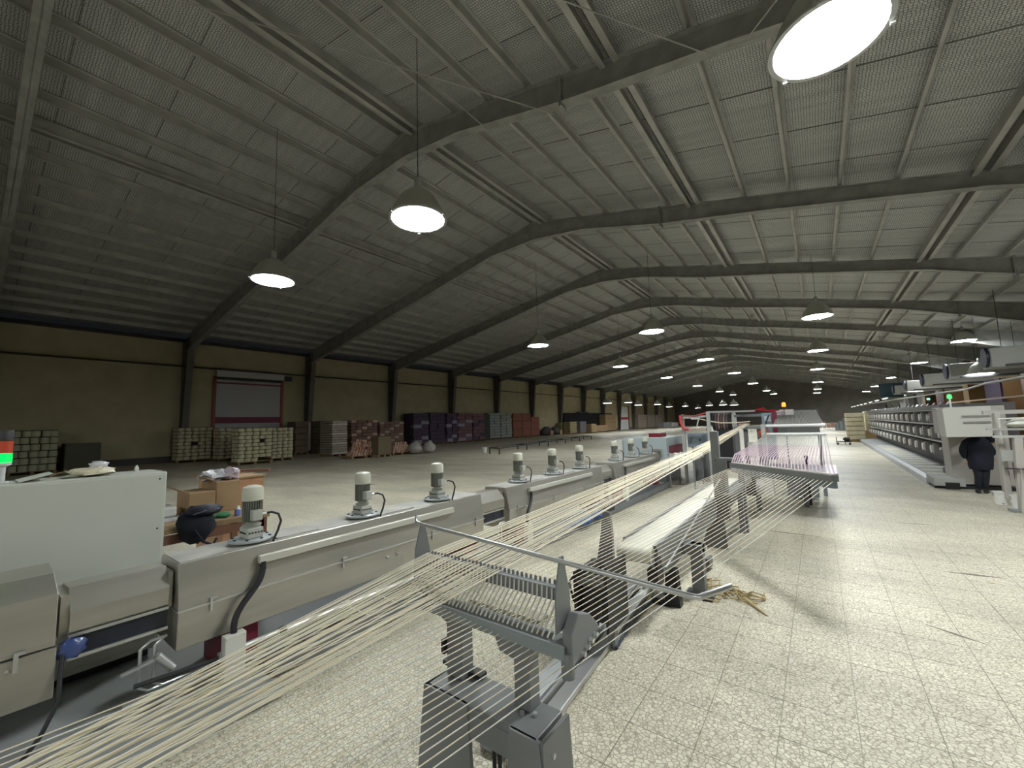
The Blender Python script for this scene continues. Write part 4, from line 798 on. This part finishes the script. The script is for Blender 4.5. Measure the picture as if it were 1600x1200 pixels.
MB().box(2.1, 2.5, 12.6, 29.6, 1.52, 1.62).build('top_cover', mat('top_dark', (.12, .12, .12), .5), t)
wh = None
for tier, z in enumerate((1.33, .98, .60)):
    for k in range(17):
        y = 12.85+k*.98
        if wh is None:
            hx, y00, z00 = 2.3, y, z
            wh = MB().box(hx-.1, hx+.18, y-.28, y+.28, z-.13, z+.1).build('winding_head', mat('head_dark', (.075, .07, .07), .5), t)
            b = MB().lathe([(.02, 0), (.095, 0), (.095, -.13), (.02, -.13)], (hx-.1, y-.02, z), 14, axis='x').build('bobbin', mat('bobbin_silver', (.62, .60, .55), .35, metal=.3), wh, smooth=40)
            c = MB().box(hx-.16, hx-.08, y+.12, y+.2, z-.15, z+.12).build('arm', mat('arm_grey', (.2, .19, .18), .5), wh); d = MB().box(hx-.2, hx-.1, y-.2, y-.16, z-.13, z+.14).build('tension_lever', MATS['arm_grey'], wh)
        else:
            o = wh.copy(); C.objects.link(o); o.location = (0, y-y00, z-z00)
            for ch in wh.children: q = ch.copy(); C.objects.link(q); q.parent = o
for k in range(24): MB().bar((2.16, 12.7+k*.7, 1.52), (2.3, 12.78+k*.7, 1.68), .04, .02).build('top_guide', ALUP if k % 5 == 0 else MATS['arm_grey'], t)
MB().box(2.0, 2.42, 12.1, 12.5, .52, .66).build('end_motor', BLACK, t); MB().box(2.0, 2.4, 12.05, 12.4, .20, .30).build('end_drive', BLACK, t); MB().lathe([(.09, 0), (.11, .22), (.09, .24)], (2.2, 12.2, .29), 14).build('end_pulley', ALU, t, smooth=40)
for z in (1.55, 1.44, 1.3): MB().box(1.95, 2.4, 12.1, 12.4, z-.03, z).build('end_shelf', GREYL, t)
t = thing('end_cabinet', 'grey cabinet with platform step at the near end of the winding machine', 'cabinet', (2.3, 11.5, 0))
MB().box(1.97, 2.75, 11.45, 12.0, .08, 1.55).build('housing', MG, t, bevel=.01); MB().box(1.68, 2.1, 11.3, 12.0, .05, .2).build('step', GREYL, t, bevel=.005); MB().box(1.83, 2.02, 11.28, 11.32, 0, .12).build('step_recess', BLACK, t); MB().box(1.7, 2.75, 11.4, 11.9, 0, .06).build('plinth', BLACK, t)
MB().box(2.17, 2.2, 11.43, 11.45, .68, .78).build('keyhole', BLACK, t)
t = thing('electrical_cabinet', 'pale hanging cabinet with two dark slots over the bending person', 'cabinet', (2.05, 10.5, 1))
MB().prism([(1.77, 1.52), (2.35, 1.54), (2.33, 1.02), (1.78, 1.01)], 10.42, 10.9, 'y').build('housing', mat('pale_grey', (.50, .49, .44), .5), t, bevel=.006)
for z in (1.355, 1.25): MB().box(2.0, 2.33, 10.405, 10.425, z, z+.03).build('slot', mat('slot', (.22, .21, .19), .6), t)
MB().box(1.80, 2.32, 10.9, 11.46, 1.05, 1.5).build('rear_box', MG, t)
t = thing('signal_tower', 'pole with green lit lamp on the hanging cabinet', 'light', (2.1, 11.0, 1.54)); MB().tube([(1.95, 10.8, 1.53), (1.95, 10.8, 1.70)], .012, 8).build('stem', WB, t); MB().lathe([(.03, 0), (.034, .01), (.03, .06), (.012, .08)], (1.95, 10.8, 1.70), 14).build('green_lens', mat('green_on2', (.05, .9, .15), .3, emit=1.6), t, smooth=40)
t = thing('signal_tower', 'small pole lamp with pale green light on the winding machine', 'light', (2.2, 14.2, 1.6)); MB().tube([(2.2, 14.2, 1.62), (2.2, 14.2, 1.76)], .014, 8).build('stem', DARK, t); MB().lathe([(.03, 0), (.03, .05)], (2.2, 14.2, 1.76), 12).build('green_lens', mat('teal_on', (.3, .9, .7), .3, emit=1.2), t, smooth=40)
# frame machine at the right edge
t = thing('doffing_frame', 'pale grey tubular machine frame cut by the right edge', 'textile machine', (2.3, 9.3, 0))
MB().bar((2.03, 9.35, 1.175), (2.9, 9.3, 1.17), .05, .03).build('rail', ALU, t); MB().bar((2.06, 9.25, 1.07), (2.9, 9.2, 1.07), .06, .035).build('rail', GREYL, t)
for x in (2.22, 2.45): MB().prism([(x, 0), (x+.07, 0), (x+.1, .62), (x+.12, 1.05), (x+.04, 1.05), (x+.02, .62)], 9.2, 9.3, 'y').build('leg', MG, t)
MB().prism([(2.26, .62), (2.2, .0), (2.28, .0)], 9.1, 9.16, 'y').build('leg_brace', MG, t); MB().box(2.1, 2.2, 9.08, 9.22, 0, .03).build('foot', GREY, t)
MB().tube([(2.17, 9.35, .95), (2.17, 9.35, 1.33), (2.9, 9.35, 1.34)], .014, 8).build('white_tube', JBOX, t); MB().box(2.19, 2.26, 9.6, 9.75, .1, 1.42).build('rear_upright', MG, t, bevel=.01)
MB().box(2.1, 2.9, 9.7, 9.8, 1.40, 1.46).build('top_rail', MG, t); MB().box(2.3, 2.42, 9.38, 9.5, .85, .98).build('ochre_block', mat('ochre_block', (.42, .19, .03), .6), t); MB().box(2.15, 2.75, 9.36, 9.46, .7, .86).build('face_plate', GREYL, t)
MB().box(2.30, 2.8, 9.5, 9.6, .42, .66).build('maroon_block', mat('maroon_b', (.22, .02, .05), .5), t); MB().blob((2.44, 9.4, .4), (.1, .1, .13), 99, 10, 7, .05).build('white_tank', WB, t, smooth=60); MB().box(2.14, 2.4, 9.15, 9.25, .60, .615).build('shelf', DARK, t)
MB().blob((2.4, 9.45, 1.26), (.14, .1, .06), 98, 10, 7, .25).build('cloth_heap', JBOX, t, smooth=60)
# ---------------------------------------------------------------- the bending person
def skin_mesh(name, verts, edges, radii, m, parent, root=0):
    me = bpy.data.meshes.new(name); o0 = BASE[parent.name]; me.from_pydata([tuple(Vector(v)-o0) for v in verts], edges, []); me.materials.append(m)
    o = bpy.data.objects.new(name, me); C.objects.link(o); o.parent = parent
    sk = o.modifiers.new('skin', 'SKIN'); sk.use_smooth_shade = True
    for i, r in enumerate(radii): me.skin_vertices[0].data[i].radius = r if isinstance(r, tuple) else (r, r)
    for v in me.skin_vertices[0].data: v.use_root = False
    me.skin_vertices[0].data[root].use_root = True
    o.modifiers.new('sub', 'SUBSURF').levels = 2; o.modifiers['sub'].render_levels = 2; return o
px_, py_ = 2.26, 10.95
t = thing('person', 'person in dark navy clothes bending forward at the cabinet, back to camera', 'person', (px_, py_, 0))
V = [(2.25, 10.95, .60), (2.24, 10.97, .74), (2.23, 11.0, .87), (2.26, 11.02, .95), (2.33, 11.04, .98), (2.41, 11.06, .97),
     (2.20, 10.93, .52), (2.20, 10.90, .30), (2.18, 10.96, .09), (2.30, 10.95, .52), (2.28, 10.92, .29), (2.27, 10.98, .08),
     (2.12, 10.95, .90), (2.04, 10.90, .74), (2.07, 10.93, .60), (2.35, 10.99, .87), (2.41, 10.96, .74), (2.42, 11.02, .66)]
Ed = [(0,1),(1,2),(2,3),(3,4),(4,5),(0,6),(6,7),(7,8),(0,9),(9,10),(10,11),(2,12),(12,13),(13,14),(2,15),(15,16),(16,17)]
Rr = [(.125,.11),(.14,.115),(.14,.10),(.075,.07),(.05,.05),(.05,.05),(.085,.08),(.062,.06),(.045,.045),(.085,.08),(.062,.06),(.045,.045),(.085,.08),(.06,.06),(.035,.035),(.085,.08),(.06,.06),(.035,.035)]
skin_mesh('body', V, Ed, Rr, NAVY, t)
MB().lathe([(.145, .42), (.16, .5), (.17, .62), (.18, .74), (.18, .84), (.14, .94), (.05, 1.0)], (2.25, 10.96, 0), 18, cap0=False).build('coat', mat('coat_navy', (.008, .010, .022), .9, noise=.3, nscale=12), t, smooth=60)
MB().blob((2.44, 11.06, .955), (.075, .08, .09), 0, 14, 10, 0).build('head', mat('skin', (.42, .26, .18), .6), t, smooth=80)
MB().blob((2.435, 11.045, .97), (.083, .085, .092), 2, 14, 10, .03).build('headscarf', NAVY, t, smooth=80)
for (hx, hy, hz) in ((2.07, 10.94, .56), (2.43, 11.05, .62)):
    hd = MB().box(hx-.018, hx+.018, hy-.01, hy+.01, hz-.035, hz+.01)
    for q in range(4): hd.tube([(hx-.014+q*.0095, hy, hz-.03), (hx-.014+q*.0095, hy+.006, hz-.055-.004*(q % 3)), (hx-.014+q*.0095, hy+.016, hz-.07)], .0048, 5)
    hd.tube([(hx+.016, hy, hz-.01), (hx+.028, hy+.008, hz-.03), (hx+.03, hy+.014, hz-.045)], .0055, 5); hd.build('hand', MATS['skin'], t, smooth=60)
for (x, y) in ((2.17, 10.93), (2.27, 10.95)): MB().blob((x, y, .03), (.035, .085, .04), 4, 12, 8, .02, .3).build('shoe', BLACK, t, smooth=60)
# ---------------------------------------------------------------- distant pallet stacks, trolley
PY = mat('pale_yellow_pack', (.62, .56, .38), .7, noise=.12, nscale=6)
packs('wrapped_pallet_stack', 'pale cream bag stack left of the winding machine far end', 'pallet stack', 1.15, 1.95, 29.0, 30.2, 1.55, 6, PY, 1, .02)
for k in range(6): pass
tt = thing('bag_stack', 'pale cream bag column just behind the winding machine end', 'pallet stack', (2.4, 31, 0)); MB().box(2.1, 2.9, 31, 32, .5, 1.62).build('bags', PY, tt, bevel=.04); MB().box(1.98, 2.9, 30.9, 32, 0, .5).build('carton', CARD, tt); MB().box(2.1, 2.9, 30.9, 31.0, 1.5, 1.62).build('front_bag', PY, tt, bevel=.03)
# front face bags of the cream stack (facing the camera)
st = thing('bag_stack', 'front layer of cream bags on the far stack by the trolley', 'pallet stack', (1.5, 28.9, 0))
for L in range(6): MB().box(1.17, 1.93, 28.75, 28.98, .12+L*.24, .34+L*.24).build('bag', PY, st, bevel=.03)
MB().box(1.15, 1.95, 28.75, 28.98, 0, .1).build('pallet', WOOD, st)
t = thing('trolley', 'small dark trolley standing left of the cream bag stack', 'trolley', (.9, 26, 0))
for x in (.62, .95, 1.12): MB().bar((x, 26, .03), (x, 26, .38), .03, .03).build('upright', DARK, t)
MB().box(.6, 1.2, 25.9, 26.3, .12, .16).build('deck', DARK, t); MB().blob((1.0, 26.1, .25), (.13, .15, .1), 6, 10, 6, .2).build('load', DARK, t)
for x in (.66, 1.12): MB().lathe([(.05, 0), (.05, .03)], (x, 25.9, .05), 12, axis='y').build('wheel', BLACK, t)
# far junk rows by the gable
for i, (x, y, wd, h, mm, lb) in enumerate(((-3, 60, 2.2, .8, LTP, 'pale heap in front of the gable wall, left one'), (.5, 62, 2.0, .7, RB, 'reddish heap in front of the gable wall'), (2.0, 50, 1.6, 1.1, GREY, 'grey heap beyond the trolley'), (4.0, 60, 2.5, 1.3, CARD, 'brown heap far behind the winding machine'))):
    t = thing('stock_heap', lb, 'heap', (x, y, 0))
    for k in range(5): MB().box(x-wd/2+k*wd/5, x-wd/2+(k+.9)*wd/5, y, y+.8, 0, h*(.6+.4*((k*7) % 3)/2)).build('carton', mm, t, bevel=.04)
# ---------------------------------------------------------------- right wall: columns, ducts, tubes, hose
OCH = mat('ochre_col', (.10, .05, .012), .8)
for i, y in enumerate((20.0, 25.5, 30.5, 35.5, 42.3, 50, 57)):
    t = thing('wall_pier', 'ochre brown pier on the right wall, %s from the camera' % ORD[i], 'pier', (8.5, y, 0), 'ochre piers on the right wall'); MB().box(8.6, EX, y, y+1.3, 0, 3.4).build('pier_body', OCH, t); MB().box(8.58, EX, y-.05, y+1.35, 3.3, 3.45).build('pier_cap', WOOD, t)
for i, (y, mm, lb) in enumerate(((28, mat('rd3', (.05, .006, .012), .7), 'dark maroon hanging sheet by the right wall, near one'), (46, mat('rd2', (.06, .008, .01), .6), 'dark red hanging sheet by the right wall, far one'), (33.5, mat('vio', (.02, .008, .03), .6), 'violet hanging sheet by the right wall'))):
    tag(MB().box(8.0, 8.08, y, y+2.6, 1.2, 3.2).build('hanging_sheet', mm), lb, 'sheet')
DU = mat('duct_skin', (.27, .27, .245), .6, noise=.1, nscale=1)
for i, (y, nm) in enumerate(((18.6, 'nearest'), (25.4, 'second'), (32.1, 'third'), (38.8, 'fourth'), (45.6, 'fifth'), (52.2, 'sixth'))):
    t = thing('air_duct', 'pale boxy air duct by the right wall, %s from the camera' % nm, 'duct', (6, y, 3.5), 'air ducts on the right')
    MB().box(5.95, EX, y, y+1.3, 3.22, 4.05).build('duct_body', DU, t, bevel=.03); MB().lathe([(.42, 0), (.42, -.1)], (5.95, y+.6, 3.70), 24, axis='x').build('dark_mouth', mat('mouth', (.01, .012, .03), .5), t, smooth=40)
    MB().box(6.3, EX, y-.06, y, 3.26, 3.34).build('outlet_slot', BLACK, t)
    for x in (6.4, 8.5): MB().tube([(x, y+.6, 4.0), (x, y+.6, roofz(x))], .012, 6).build('hanger', DARK, t)
t = thing('blue_panel', 'dark teal panel hanging beyond the air ducts', 'panel', (5.8, 44, 3)); MB().box(5.2, 7.0, 56, 56.2, 3.1, 4.5).build('panel_face', mat('teal', (.02, .06, .09), .5), t); MB().box(5.3, 6.9, 55.9, 56, 2.5, 3.1).build('panel_base', DU, t)
for x in (5.5, 6.7): MB().tube([(x, 56.1, 4.4), (x, 56.1, roofz(x))], .012, 6).build('hanger', DARK, t)
TUB = mat('tube_light', (.95, 1, .95), .5, emit=2.0)
for i in range(8):
    y = 39+i*5.2; t = thing('tube_light', 'fluorescent tube light in the far right row, %s from the camera' % ORD[i], 'light', (4, y, 2.5), 'tube lights in the far right row')
    MB().box(3.93, 4.07, y, y+2.6, 2.56, 2.62).build('fitting', GREYL, t); MB().tube([(4, y+.05, 2.54), (4, y+2.55, 2.54)], .025, 8).build('tube', TUB, t)
    for q in (.4, 2.2): MB().tube([(4, y+q, 2.6), (4, y+q, roofz(4))], .006, 5).build('hanger', DARK, t)
tag(MB().tube([(4, 60, 2.45), (4, 35.1, 2.33), (4, 28, 2.25), (4, 23.4, 2.22), (4, 19.9, 2.18), (4, 18.0, 2.25), (4, 15, 2.23), (4, 11, 2.3)], .035, 8).build('air_hose', mat('hose_pale', (.3, .29, .26), .6), smooth=60), 'pale air hose sagging above the winding machine', 'hose')
tag(MB().box(3.6, 3.64, 12, 20, 1.74, 1.78).build('handrail', mat('rail_tan', (.4, .3, .2), .6)), 'tan rail behind the hanging cabinet', 'rail')
